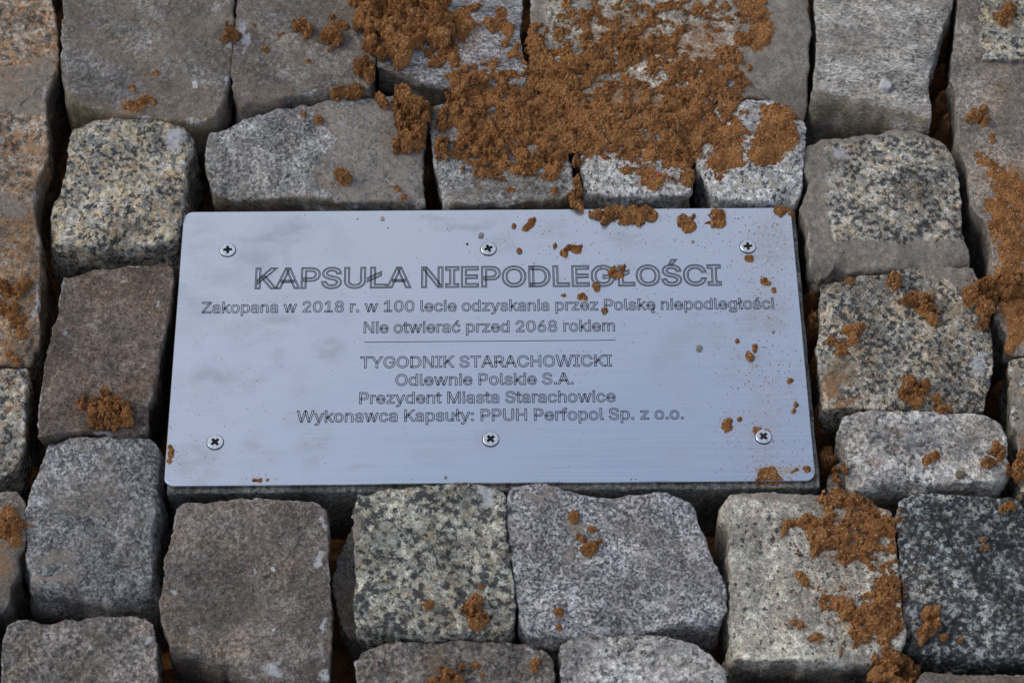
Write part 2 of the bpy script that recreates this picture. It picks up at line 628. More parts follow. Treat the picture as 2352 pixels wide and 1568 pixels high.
G['mixed'] = dict(mid=(.135, .125, .120), light=(.235, .215, .20), dark=(.06, .058, .055), dk=.35, spk=1.6, stain=(.17, .14, .10), st_amt=.5, soft=.05)
G['silver'] = dict(mid=(.28, .278, .275), light=(.43, .42, .41), dark=(.055, .06, .065), dk=.30, spk=2.0, stain=(.31, .26, .215), st_amt=.35, tan=.5)
G['cream'] = dict(mid=(.33, .32, .28), light=(.48, .46, .39), dark=BLK, dk=.30, spk=2.2, beige=(.36, .32, .28), bg_amt=.45, dotty=.25, tan=.6)
G['green'] = dict(mid=(.21, .215, .19), light=(.36, .355, .30), dark=(.036, .040, .045), dk=.46, spk=2.5, beige=(.29, .24, .17), bg_amt=.35, tan=.4)
G['black'] = dict(mid=(.085, .095, .100), light=(.30, .325, .33), dark=(.024, .028, .032), dk=.56, spk=2.0, soft=.03)
G['pale'] = dict(mid=(.27, .267, .262), light=(.45, .44, .42), dark=(.08, .085, .09), dk=.28, spk=1.8, stain=(.31, .26, .205), st_amt=.4, tan=.6)
G['sandyg'] = dict(mid=(.29, .28, .262), light=(.42, .405, .375), dark=(.075, .08, .085), dk=.28, spk=1.5, stain=(.36, .30, .25), st_amt=.4, aniso=1.8, tan=.5)
G['white'] = dict(mid=(.34, .345, .345), light=(.50, .50, .49), dark=(.045, .05, .055), dk=.30, spk=1.9, beige=(.40, .37, .28), bg_amt=.2, tan=.3)
G['steelg'] = dict(mid=(.21, .213, .215), light=(.345, .345, .34), dark=(.078, .080, .085), dk=.36, spk=1.3, stain=(.27, .225, .18), st_amt=.4, soft=.05, tan=.5)
G['foliated'] = dict(mid=(.235, .24, .25), light=(.39, .39, .395), dark=(.075, .075, .08), dk=.33, spk=1.4, aniso=2.0, soft=.05, tan=.2)
G['cement'] = dict(mid=(.215, .19, .168), light=(.275, .245, .215), dark=(.14, .12, .105), dk=.25, spk=1.2, stain=(.17, .15, .13), st_amt=.45, soft=.06)
G['rustyg'] = dict(mid=(.20, .165, .135), light=(.33, .29, .24), dark=(.06, .055, .05), dk=.30, spk=2.4, beige=(.33, .19, .09), bg_amt=.5, stain=(.24, .14, .07), st_amt=.4)

pavement = bpy.data.objects.new('pavement', None)
C.objects.link(pavement)
pavement['kind'] = 'structure'
pavement['label'] = 'pavement of split granite setts laid round the steel plaque'

STONES = []


def stone(outline, kind, z, label=None, **kw):
    STONES.append((outline, kind, z, label, kw))


# left kerb column
stone([(-230, -90), (110, -90), (117, 0), (125, 40), (132, 100), (133, 157), (120, 175), (108, 200), (104, 240), (102, 262), (108, 293), (108, 360), (90, 400), (79, 440), (78, 490), (84, 528), (90, 553), (88, 620), (87, 690), (90, 745), (86, 800), (64, 836), (-230, 836)], 'rustyg', 3,
      'long tan and rust coloured sett at the upper left edge dusted with orange sand', edge=3,
      patches=[('m', [(-230, 165), (60, 158), (118, 130), (150, 250), (100, 262), (-230, 255)], 1.0), ('s', 60, 60, 90, .34), ('s', 20, 200, 120, .46), ('o', 55, 140, 60, .7, 20), ('o', 55, 255, 60, .6, 6),
               ('m', 20, 470, 70, .8, 45), ('m', 92, 480, 22, .9, 90), ('s', 40, 400, 90, .44, 120), ('s', 30, 560, 60, .5, 60), ('s', 20, 690, 80, .52, 90), ('s', 35, 790, 60, .5), ('w', 82, 700, 10, .8, 60), ('w', 85, 445, 10, .9, 20), ('w', 103, 210, 8, .9, 26), ('w', 88, 560, 7, .7, 40)])
stone([(-230, 843), (20, 846), (62, 848), (58, 900), (57, 960), (55, 1010), (48, 1050), (30, 1078), (0, 1095), (-60, 1110), (-230, 1100)], 'coarse', 1,
      'speckled sett with small rust crumbs below the long left sett', edge=3,
      patches=[('s', 20, 880, 40, .55), ('s', 25, 935, 22, .7), ('m', 45, 1010, 20, .6), ('w', 54, 890, 8, .8, 30)])
stone([(-200, 1122), (0, 1125), (33, 1128), (51, 1148), (57, 1192), (57, 1258), (43, 1272), (42, 1312), (24, 1345), (18, 1385), (0, 1400), (-200, 1400)], 'gray', 2,
      'sand-caked sett cut by the left edge of the photo', patches=[('s', 20, 1210, 50, .85, 70), ('s', 10, 1290, 40, .6, 50)])
stone([(4, 1560), (4, 1500), (8, 1458), (18, 1436), (45, 1426), (100, 1428), (150, 1424), (230, 1418), (290, 1414), (335, 1418), (353, 1432), (358, 1470), (360, 1520), (358, 1640), (10, 1640)], 'mixed', 1,
      'mottled dark grey sett in the bottom left corner', patches=[('w', 210, 1480, 14, .7, 8), ('w', 335, 1480, 20, .8, 12), ('w', 150, 1440, 60, .35, 14)], ochre=.3)
# first and second of the top row
stone([(150, -100), (525, -100), (534, 10), (535, 60), (531, 120), (528, 160), (515, 215), (497, 262), (480, 276), (417, 277), (333, 268), (273, 262), (200, 243), (165, 232), (152, 215), (140, 170), (142, 83), (147, 20)], 'gray', 5,
      'large smooth grey sett at the top left', batter=9, flare=2, edge=5, ochre=.7, chips=.15,
      patches=[('w', 530, 100, 10, .9, 30), ('w', 440, 274, 30, .8, 8), ('w', 515, 190, 9, .9, 30), ('w', 160, 215, 14, .6, 20), ('s', 310, 240, 42, .78, 26), ('s', 360, 175, 14, .7), ('s', 445, 190, 45, .5, 20), ('s', 420, 250, 60, .35, 25)])
stone([(547, -100), (860, -100), (867, 33), (864, 117), (861, 175), (848, 205), (790, 214), (700, 216), (633, 228), (545, 236), (534, 215), (532, 160), (534, 110), (541, 60)], 'gray', 4,
      'grey sett with a few orange crumbs at the top between two dark joints', batter=7, edge=5, ochre=.4, chips=.2,
      patches=[('w', 553, 85, 16, 1.0, 48), ('w', 715, 213, 22, .8, 7), ('m', 640, 60, 90, .42, 60), ('s', 700, 120, 110, .22, 60)])
stone([(888, -100), (1203, -100), (1198, 0), (1194, 50), (1198, 120), (1212, 157), (1205, 195), (1140, 202), (1077, 201), (1017, 200), (971, 190), (940, 170), (901, 166), (866, 153), (874, 100), (884, 20)], 'foliated', 5,
      'blue-grey foliated sett half buried under orange sand heap', edge=2.5, chips=.2, ochre=.9,
      patches=[('w', 945, 165, 14, .8, 6), ('w', 1010, 197, 22, .8, 6), ('s', 1060, 90, 130, .52, 110)])
stone([(1216, -100), (1855, -100), (1856, 0), (1860, 50), (1858, 133), (1856, 200), (1850, 262), (1818, 242), (1768, 220), (1720, 216), (1650, 225), (1598, 262), (1594, 300), (1585, 322), (1480, 322), (1340, 321), (1322, 290), (1310, 235), (1285, 212), (1222, 200), (1214, 150), (1217, 110), (1221, 50)], 'cream', 4,
      'wide cream granite sett covered by smeared orange sand', edge=3, ochre=.7,
      patches=[('m', [(1205, -110), (1250, -110), (1250, 230), (1205, 230)], 1.0), ('m', [(1690, -110), (1870, -110), (1870, 280), (1700, 280), (1705, 140), (1690, 60)], .9), ('s', 1430, 90, 200, .62, 110), ('s', 1620, 110, 150, .66, 130), ('s', 1430, 240, 160, .8, 90), ('w', 1845, 200, 12, .5, 40)])
stone([(1873, -100), (2196, -100), (2191, 5), (2165, 67), (2141, 143), (2131, 200), (2138, 250), (2131, 273), (2101, 264), (2035, 243), (1968, 229), (1881, 215), (1869, 205), (1870, 175), (1876, 120), (1878, 83), (1874, 30)], 'sandyg', 6,
      'pale banded granite sett with thick front face at the top right', batter=12, edge=2.5, ochre=.8, chips=.3,
      patches=[('w', 1960, 160, 130, .25, 16), ('m', 2000, 90, 120, .3, 40), ('w', 1895, 220, 30, .6, 6)])
# right kerb column
stone([(2207, -100), (2600, -100), (2600, 662), (2300, 662), (2283, 650), (2280, 600), (2278, 545), (2268, 520), (2258, 500), (2240, 485), (2229, 462), (2228, 430), (2226, 400), (2212, 360), (2203, 325), (2200, 270), (2197, 225), (2190, 193), (2178, 180), (2190, 165), (2188, 120), (2193, 90), (2196, 40), (2202, 0)], 'cement', 4,
      'long cement-smeared sett down the right edge with orange sand film', edge=3.5, chips=.1, flare=0,
      patches=[('s', 2290, 60, 60, .40, 80), ('s', 2300, 220, 60, .45, 90), ('s', 2310, 420, 60, .8, 80), ('s', 2320, 560, 50, .95, 100), ('s', 2275, 330, 30, .45, 60)])
stone([(2255, -100), (2600, -100), (2600, 137), (2300, 135), (2262, 132), (2252, 110), (2256, 60)], 'speck', 6.2,
      'speckled granite patch showing through cement in the top right corner', edge=1.5, wob=1.5, depth=.12, patches=[('s', 2310, 45, 40, .6)])
stone([(2600, 690), (2600, 815), (2335, 812), (2314, 800), (2311, 780), (2316, 765), (2300, 745), (2287, 725), (2290, 700), (2301, 683), (2340, 676)], 'cement', 1,
      'sand-covered cement-grey sett on the right edge', edge=4, patches=[('s', 2335, 740, 45, 1.0, 60)])
stone([(2600, 825), (2600, 1130), (2352, 1130), (2343, 1100), (2341, 1040), (2333, 985), (2325, 930), (2326, 870), (2315, 830), (2335, 818)], 'speck', 0,
      'narrow strip of speckled sett on the right edge below the sand', patches=[('m', 2335, 980, 22, .9, 120), ('m', 2330, 880, 12, .8, 60), ('s', 2345, 1030, 20, .7, 60)])
# row above the plaque
stone([(483, 303), (520, 293), (567, 273), (633, 253), (690, 240), (713, 245), (747, 230), (784, 227), (864, 222), (917, 219), (955, 225), (975, 260), (981, 300), (972, 333), (969, 377), (973, 420), (973, 462), (955, 464), (850, 462), (784, 466), (667, 452), (600, 458), (533, 452), (490, 440), (476, 405), (471, 360), (474, 327)], 'steelg', 0,
      'long rounded sett above the left half of the plaque, grey left and pinkish brown right', edge=4, ochre=1.0, batter=3, chips=.3,
      patches=[('m', [(700, 240), (1000, 200), (1000, 480), (760, 470), (700, 400), (760, 320)], .55), ('o', 900, 330, 45, .5, 60), ('s', 780, 400, 60, .25), ('s', 920, 430, 50, .3, 20), ('w', 940, 460, 30, .6, 8), ('w', 740, 452, 60, .5, 8)])
stone([(991, 240), (1031, 230), (1100, 215), (1180, 213), (1260, 222), (1295, 260), (1302, 320), (1306, 367), (1323, 417), (1316, 447), (1260, 457), (1184, 462), (1067, 466), (1018, 464), (1004, 400), (993, 333), (988, 290)], 'steelg', 1,
      'blue-grey sett with a mossy spot above the plaque under the sand ridge', edge=4, ochre=1.0, batter=3,
      patches=[('o', 1103, 420, 16, 1.1, 34), ('w', 1035, 460, 25, .5, 8), ('s', 1150, 320, 150, .66, 100)])
stone([(1364, 333), (1337, 357), (1331, 370), (1339, 400), (1344, 441), (1401, 447), (1501, 450), (1575, 446), (1590, 430), (1590, 395), (1592, 350), (1560, 338), (1500, 332), (1420, 331)], 'white', 2,
      'small white granite sett with black specks and red grit above the plaque', edge=3.5, ochre=.5, batter=3, patches=[('s', 1480, 400, 60, .6, 50), ('s', 1420, 350, 90, .5, 30)])
stone([(1728, 231), (1768, 233), (1808, 247), (1838, 264), (1849, 283), (1848, 367), (1843, 433), (1830, 462), (1801, 458), (1701, 458), (1648, 456), (1621, 417), (1601, 370), (1600, 320), (1615, 265), (1660, 240)], 'white', 3,
      'bluish white sett with two orange sand smears at the plaque corner', edge=3.5, ochre=.5, batter=4, chips=.4, patches=[('s', 1660, 335, 75, .7, 80), ('s', 1785, 320, 75, .7, 80)])
stone([(1853, 333), (1901, 319), (1951, 314), (1985, 304), (2025, 306), (2038, 296), (2101, 300), (2141, 311), (2168, 328), (2188, 354), (2198, 400), (2207, 455), (2213, 523), (2222, 563), (2233, 608), (2200, 612), (2101, 611), (2018, 616), (1951, 616), (1921, 608), (1898, 627), (1872, 622), (1860, 603), (1858, 573), (1856, 535), (1840, 483), (1850, 450), (1858, 417), (1848, 390), (1846, 350)], 'coarse', 3,
      'coarse speckled sett with a cement rim at the upper right of the plaque', edge=4, batter=4,
      patches=[('m', [(1830, 320), (1895, 320), (1890, 350), (1905, 560), (1940, 552), (2100, 556), (2230, 552), (2260, 640), (1830, 640)], 1.0), ('m', [(1850, 290), (2050, 285), (2180, 310), (2185, 335), (2050, 315), (1900, 335)], .8), ('w', 1935, 358, 28, 1.0, 18), ('w', 1925, 410, 12, .7), ('o', 1900, 560, 20, .4)])
stone([(1888, 656), (1935, 646), (1968, 638), (2035, 632), (2065, 622), (2100, 612), (2168, 611), (2236, 616), (2249, 650), (2262, 700), (2275, 745), (2281, 823), (2272, 890), (2257, 944), (2185, 943), (2101, 938), (1985, 936), (1893, 935), (1890, 890), (1878, 823), (1878, 790), (1888, 723), (1884, 690)], 'coarse', 2,
      'big speckled sett with rusty corner and sand crumbs right of the plaque', edge=3.5, batter=2,
      patches=[('m', [(2105, 600), (2260, 600), (2265, 700), (2210, 690), (2180, 640), (2110, 630)], .8), ('w', 2250, 830, 30, .75, 70), ('w', 2225, 750, 14, .5, 40), ('s', 1920, 880, 45, .85, 40), ('s', 1935, 920, 60, .7, 20), ('o', 1935, 850, 40, .9, 60), ('s', 1950, 790, 60, .5, 30), ('m', 1890, 860, 14, .7, 60), ('m', 2010, 830, 40, .4)])
stone([(1931, 970), (1938, 954), (1978, 947), (2001, 942), (2068, 944), (2168, 945), (2228, 947), (2268, 957), (2301, 977), (2311, 1010), (2316, 1060), (2323, 1084), (2293, 1104), (2201, 1106), (2135, 1107), (2101, 1099), (2035, 1107), (1968, 1117), (1951, 1098), (1944, 1058), (1948, 1046), (1936, 1016), (1926, 990)], 'pale', 4,
      'pale rounded sett right of the plaque at its lower corner', edge=4.5, batter=6, ochre=.3, patches=[('s', 2010, 1050, 50, .55, 22), ('o', 2010, 1000, 30, .3), ('s', 2150, 1060, 40, .4, 20), ('w', 2050, 950, 110, .4, 10)])
# left of the plaque
stone([(170, 293), (200, 282), (253, 273), (310, 275), (353, 273), (390, 288), (423, 293), (440, 312), (438, 340), (428, 365), (423, 440), (421, 490), (412, 530), (395, 553), (340, 563), (270, 570), (190, 566), (135, 558), (114, 550), (118, 510), (124, 470), (138, 440), (150, 400), (155, 340)], 'speck', 2,
      'yellowish speckled sett with white bruised corner at the upper left of the plaque', edge=5, batter=8, flare=3,
      patches=[('w', 405, 318, 32, 1.1, 26), ('w', 370, 385, 16, .9, 10), ('w', 345, 335, 18, .7, 5), ('w', 130, 465, 15, .6, 20), ('w', 375, 480, 14, .6)])
stone([(147, 630), (207, 620), (277, 613), (333, 606), (377, 606), (395, 616), (397, 643), (389, 683), (388, 723), (377, 763), (363, 806), (360, 856), (347, 906), (337, 943), (330, 985), (313, 998), (200, 990), (140, 991), (113, 1000), (87, 1003), (85, 966), (92, 906), (103, 840), (117, 783), (128, 723), (138, 666)], 'brown', 4,
      'dark brown smooth sett with pale flecks left of the plaque', edge=2.2, chips=.5, batter=2,
      patches=[('w', 280, 645, 14, .9, 7), ('w', 155, 765, 14, .6), ('w', 205, 757, 16, .6, 8), ('w', 355, 825, 9, .9, 16), ('w', 372, 690, 10, .7, 20), ('w', 308, 840, 12, .55, 14), ('w', 127, 893, 16, .6, 7), ('w', 155, 812, 12, .5), ('w', 320, 620, 60, .4, 7), ('w', 388, 630, 8, .9, 18), ('s', 180, 900, 40, .3), ('w', 240, 620, 30, .5, 4), ('m', 260, 860, 60, .33, 50)])
stone([(113, 1013), (150, 1003), (233, 1000), (310, 1002), (350, 1007), (365, 1022), (361, 1078), (356, 1172), (349, 1245), (347, 1345), (318, 1370), (267, 1370), (173, 1353), (100, 1345), (72, 1340), (60, 1275), (57, 1178), (76, 1098), (90, 1065)], 'blue', 2,
      'blue-grey fine-grained sett at the lower left of the plaque', edge=6, batter=10, flare=4, chips=.15,
      patches=[('w', 305, 1140, 16, .8, 8), ('w', 275, 1120, 12, .7, 12), ('w', 337, 1155, 8, .8, 8), ('m', 110, 1280, 60, .8, 22), ('m', 290, 1110, 60, .30, 60), ('m', 120, 1330, 70, .9, 16), ('w', 90, 1305, 30, .5, 14)])
stone([(413, 1158), (430, 1150), (467, 1153), (533, 1145), (553, 1142), (575, 1146), (620, 1142), (667, 1148), (730, 1153), (748, 1165), (753, 1212), (755, 1278), (755, 1345), (758, 1405), (760, 1478), (752, 1566), (640, 1572), (567, 1553), (520, 1508), (440, 1486), (387, 1478), (373, 1428), (367, 1385), (370, 1358), (376, 1332), (377, 1305), (387, 1262), (397, 1212), (403, 1178)], 'umber', 4,
      'large brownish grey sett with white scuffs below the plaque left', edge=2.6, chips=.45, batter=9,
      patches=[('w', 742, 1278, 16, 1.1, 24), ('w', 560, 1155, 30, .6, 10), ('w', 585, 1315, 22, .7, 18), ('w', 455, 1265, 26, .6, 16), ('w', 392, 1355, 12, .9, 22), ('w', 640, 1535, 34, 1.0, 22), ('w', 455, 1455, 30, .6, 22), ('w', 735, 1440, 12, .8, 26), ('w', 745, 1200, 10, .8, 30), ('w', 730, 1500, 24, .6, 40), ('o', 420, 1470, 50, .8, 16), ('w', 740, 1560, 20, .9, 14), ('s', 640, 1400, 50, .28), ('w', 500, 1240, 60, .35, 5)])
# below the plaque
stone([(824, 1120), (870, 1121), (931, 1123), (944, 1115), (975, 1113), (1017, 1110), (1101, 1108), (1137, 1115), (1160, 1135), (1163, 1172), (1158, 1205), (1170, 1262), (1177, 1328), (1182, 1362), (1181, 1428), (1164, 1452), (1084, 1455), (951, 1453), (844, 1445), (817, 1428), (814, 1345), (816, 1245), (814, 1178), (820, 1138)], 'green', 7,
      'greenish coarse granite sett touching the lower edge of the plaque', edge=2.6, batter=5,
      patches=[('w', 1115, 1140, 34, 1.0, 26), ('w', 925, 1155, 16, .7, 8), ('w', 1050, 1425, 14, .8, 8), ('m', 1010, 1420, 60, .5, 16), ('s', 1060, 1350, 50, .3, 40), ('m', 820, 1250, 9, .8, 120)])
stone([(762, 1330), (775, 1275), (800, 1228), (812, 1205), (830, 1205), (850, 1440), (840, 1475), (800, 1462), (770, 1400)], 'gray', -14,
      'low grey ledge of stone beside the greenish sett', edge=4, patches=[('w', 795, 1250, 16, .4, 30)])
stone([(1167, 1135), (1184, 1118), (1217, 1112), (1251, 1112), (1301, 1125), (1367, 1140), (1417, 1140), (1444, 1133), (1517, 1130), (1564, 1141), (1585, 1154), (1598, 1188), (1618, 1228), (1631, 1262), (1648, 1312), (1665, 1345), (1668, 1372), (1661, 1416), (1648, 1427), (1601, 1425), (1568, 1423), (1517, 1438), (1477, 1452), (1384, 1455), (1300, 1460), (1211, 1455), (1192, 1428), (1191, 1378), (1184, 1335), (1177, 1278), (1168, 1212), (1163, 1172)], 'lilac', 5,
      'broad lilac-grey fine speckled sett below the middle of the plaque', edge=3.2, batter=5, chips=.3,
      patches=[('m', 1320, 1210, 36, .75, 28), ('m', 1305, 1270, 36, .5, 40), ('m', 1250, 1135, 60, .6, 14), ('w', 1400, 1180, 24, .5, 12), ('m', 1430, 1148, 60, .5, 9), ('m', 1240, 1360, 50, .4), ('s', 1340, 1230, 60, .28)])
stone([(847, 1482), (917, 1472), (985, 1473), (1051, 1470), (1151, 1473), (1201, 1475), (1251, 1495), (1271, 1512), (1274, 1545), (1271, 1640), (830, 1640), (818, 1560), (816, 1522), (827, 1498)], 'mixed', 2,
      'brownish sett with orange crumbs cut by the bottom edge of the photo', edge=3.5, chips=.3, patches=[('w', 1225, 1500, 18, .8, 12), ('w', 942, 1503, 7, .7), ('s', 990, 1520, 120, .42, 40), ('m', 1090, 1500, 60, .6, 24)])
stone([(1289, 1478), (1324, 1459), (1364, 1453), (1410, 1456), (1451, 1458), (1534, 1465), (1570, 1472), (1601, 1476), (1631, 1495), (1655, 1518), (1669, 1538), (1673, 1580), (1674, 1650), (1292, 1650), (1290, 1540)], 'silver', 3,
      'pale grey sett with dark specks cut by the bottom edge of the photo', edge=3.5, batter=3, patches=[('w', 1330, 1490, 30, .4, 20)])
stone([(1668, 1150), (1681, 1130), (1728, 1126), (1800, 1130), (1868, 1136), (1968, 1145), (2018, 1155), (2047, 1172), (2055, 1212), (2060, 1278), (2065, 1345), (2073, 1395), (2076, 1462), (2068, 1500), (2021, 1520), (1955, 1524), (1868, 1515), (1768, 1512), (1684, 1508), (1681, 1412), (1675, 1328), (1679, 1245), (1673, 1195), (1664, 1170)], 'cream', 5,
      'tall cream granite sett with black specks below the lower right corner of the plaque', edge=2.4, batter=2, flare=4,
      patches=[('m', [(1660, 1110), (2080, 1120), (2080, 1165), (1900, 1152), (1690, 1144)], 1.0), ('m', 1672, 1300, 7, .7, 200), ('s', 1960, 1230, 120, .66, 110), ('s', 1980, 1420, 120, .62, 90), ('s', 1850, 1400, 50, .45, 60), ('m', 1740, 1495, 26, .6, 10), ('w', 1970, 1385, 22, .9, 10), ('w', 1900, 1505, 90, .4, 6)])
stone([(2065, 1150), (2101, 1131), (2168, 1132), (2251, 1138), (2331, 1143), (2350, 1160), (2372, 1200), (2378, 1300), (2375, 1495), (2340, 1503), (2301, 1511), (2218, 1506), (2135, 1494), (2084, 1480), (2079, 1412), (2072, 1345), (2065, 1245), (2060, 1195)], 'black', 4,
      'black and white speckled dark granite sett at the lower right', edge=3, batter=5,
      patches=[('w', 2210, 1195, 26, .55, 24), ('w', 2105, 1410, 24, .7, 20), ('w', 2270, 1490, 22, .9, 10), ('w', 2150, 1485, 60, .5, 8), ('w', 2345, 1150, 20, .4)])
# low ledges beside the setts on the right
stone([(1901, 1108), (1908, 1080), (1925, 1052), (1945, 1040), (1965, 1100), (1968, 1125), (1930, 1140), (1905, 1130)], 'gray', -9,
      'low grey foot of the pale rounded sett', edge=4)
# beyond the frame
OFF = [
    ([(-600, 1120), (-215, 1120), (-215, 1390), (-600, 1390)], 'gray'), ([(-600, 840), (-250, 840), (-250, 1100), (-600, 1100)], 'umber'),
    ([(-600, 240), (-250, 240), (-250, 820), (-600, 820)], 'mixed'), ([(-600, -90), (-250, -90), (-250, 225), (-600, 225)], 'gray'),
    ([(-400, 1420), (-20, 1420), (-12, 1660), (-400, 1660)], 'steelg'),
    ([(-250, -420), (120, -420), (115, -110), (-250, -110)], 'gray'), ([(140, -400), (520, -400), (520, -120), (140, -120)], 'steelg'),
    ([(545, -420), (870, -420), (865, -120), (550, -120)], 'umber'), ([(890, -400), (1210, -400), (1205, -120), (890, -120)], 'silver'),
    ([(1230, -410), (1540, -410), (1540, -120), (1225, -120)], 'pale'), ([(1560, -410), (1860, -410), (1855, -120), (1560, -120)], 'gray'),
    ([(1885, -400), (2200, -400), (2195, -120), (1885, -120)], 'mixed'), ([(2220, -420), (2600, -420), (2600, -120), (2220, -120)], 'speck'),
    ([(2390, 1150), (2700, 1150), (2700, 1500), (2392, 1500)], 'coarse'), ([(2100, 1545), (2420, 1545), (2420, 1800), (2105, 1800)], 'gray'),
    ([(1700, 1570), (2060, 1570), (2070, 1850), (1700, 1850)], 'umber'), ([(1300, 1670), (1670, 1670), (1680, 1950), (1300, 1950)], 'steelg'),
    ([(800, 1660), (1270, 1660), (1270, 1950), (800, 1950)], 'coarse'), ([(380, 1640), (770, 1640), (770, 1930), (380, 1930)], 'gray'),
    ([(-20, 1660), (360, 1660), (360, 1930), (-20, 1930)], 'brown'), ([(2440, 1520), (2750, 1520), (2750, 1800), (2440, 1800)], 'speck'),
]
rs = random.Random(5)
for ol, k in OFF:
    j = [(x + rs.uniform(-7, 7), y + rs.uniform(-7, 7)) for x, y in ol]
    stone(j, k, rs.uniform(0, 4), None)

for i, (ol, kind, z, label, kw) in enumerate(STONES):
    V, tri, quads, W = stone_shape(ol, z * MM, 11 + i * 7, **kw)
    mat = granite('granite_%s' % kind, seed=i * 1.9 + .3, **G[kind])
    c = np.array([V[0, 0], V[0, 1], V[:, 2].min()])
    o = centred('paving_stone', V, [tri, quads], mat, pavement, origin=c, attr=W)
    if label:
        o['label'] = label
    bvh_add(V, [tri, quads])

# ------------------------------------------------------------------ sand bed under and between the setts
nx_, ny_ = 420, 330
gx = np.linspace(-.55, .56, nx_)
gy = np.linspace(-.42, .52, ny_)
X, Y = np.meshgrid(gx, gy)
Pg = xyz(X, Y)
hz = -74 * MM + fbm(Pg, .03, 4, 3) * 6 * MM + np.abs(fbm(Pg, .006, 3, 8)) * 3 * MM
pg = proj(np.column_stack([Pg[:, :2], np.full(len(Pg), -.03)]))
for (x, y, r, top) in [(1868, 760, 38, -17), (1880, 850, 38, -15), (1890, 960, 42, -22), (1900, 1060, 42, -26), (1862, 690, 28, -24), (2160, 160, 32, -36), (2165, 240, 34, -26), (2175, 300, 34, -24),
                       (2195, 380, 26, -38), (2305, 870, 22, -34), (2320, 1020, 20, -34), (60, 1075, 45, -38), (980, 390, 18, -26),
                       (2060, 1540, 40, -12), (2085, 1565, 34, -8), (1328, 420, 18, -12)]:
    d = np.hypot(pg[:, 0] - x, pg[:, 1] - y) / r
    k = np.clip(1.4 - d, 0, 1)
    k = k * k * (3 - 2 * k)
    hz = np.maximum(hz, (-74 + (74 + top) * k) * MM + (fbm(Pg, .008, 4, 31) * 2.2 + fbm(Pg, .003, 2, 35) * .8) * MM * (k > 0))
Vb = np.column_stack([Pg[:, :2], hz])
ii = np.arange(nx_ * ny_).reshape(ny_, nx_)
Fb = np.stack([ii[:-1, :-1].ravel(), ii[:-1, 1:].ravel(), ii[1:, 1:].ravel(), ii[1:, :-1].ravel()], 1)
bed = centred('sand_bed', Vb, Fb, SAND, kind='structure', label='dark orange sand bed seen deep in the joints between setts')
bvh_add(Vb, Fb)
# the ground goes on beyond the bed
gme = make_mesh('ground', np.array([(-30, -30, -.085), (30, -30, -.085), (30, 30, -.085), (-30, 30, -.085)]), np.array([[0, 1, 2, 3]]), False)
link('ground', gme, SAND, kind='structure', label='ground of orange sand beyond the setts')

# ------------------------------------------------------------------ plaque
plaque = bpy.data.objects.new('commemorative_plaque', None)
C.objects.link(plaque)
plaque.location = (0, 0, -.09)
plaque['label'] = 'brushed steel time capsule plaque with engraved Polish text and six cross-head screws'
plaque['category'] = 'plaque'
PO = np.array([0, 0, -.09])
PX, PY, PR, PT = .2, .1, .0062, .0022

# steel sheet: fine grid top so that smudges sit on it
rr = []
for (cx, cy, a0) in ((PX - PR, PY - PR, 0), (-PX + PR, PY - PR, 90), (-PX + PR, -PY + PR, 180), (PX - PR, -PY + PR, 270)):
    for k in range(9):
        a = math.radians(a0 + k * 90 / 8)
        rr.append((cx + PR * math.cos(a), cy + PR * math.sin(a)))
# dense outline
o2 = []
for a, b in zip(rr, rr[1:] + rr[:1]):
    L = math.hypot(b[0] - a[0], b[1] - a[1])
    n = max(1, int(L / .002))
    for k in range(n):
        o2.append((a[0] + (b[0] - a[0]) * k / n, a[1] + (b[1] - a[1]) * k / n))
o2 = np.array(o2)
no = len(o2)
tl = [1 - .00 - k / 60 for k in range(60)]
rows = []
inset = lambda d: np.column_stack([np.sign(o2[:, 0]) * np.maximum(np.abs(o2[:, 0]) - d, 0), np.sign(o2[:, 1]) * np.maximum(np.abs(o2[:, 1]) - d, 0)])
ringsV = [np.column_stack([o2, np.full(no, -PT)]), np.column_stack([o2, np.full(no, -.0003)]), np.column_stack([inset(.0003), np.zeros(no)])]
for t in np.linspace(.985, .02, 60):
    q = np.column_stack([o2[:, 0] * (1 - (1 - t) * 1.0), o2[:, 1] * t])
    ringsV.append(np.column_stack([q, np.zeros(no)]))
Vp = np.vstack(ringsV + [np.array([[0, 0, 0]])])
id_ = np.arange(no)
nx2 = (id_ + 1) % no
Fq = np.vstack([np.stack([r * no + id_, r * no + nx2, (r + 1) * no + nx2, (r + 1) * no + id_], 1) for r in range(len(ringsV) - 1)])
lr = (len(ringsV) - 1) * no
Ft = np.stack([lr + id_, lr + nx2, np.full(no, len(Vp) - 1)], 1)
Wp = np.zeros((len(Vp), 4))
pp = proj(Vp)
wp = np.stack([fbm(Vp, .03, 4, 5, .6), fbm(Vp, .03, 4, 6, .6)], 1) * 26
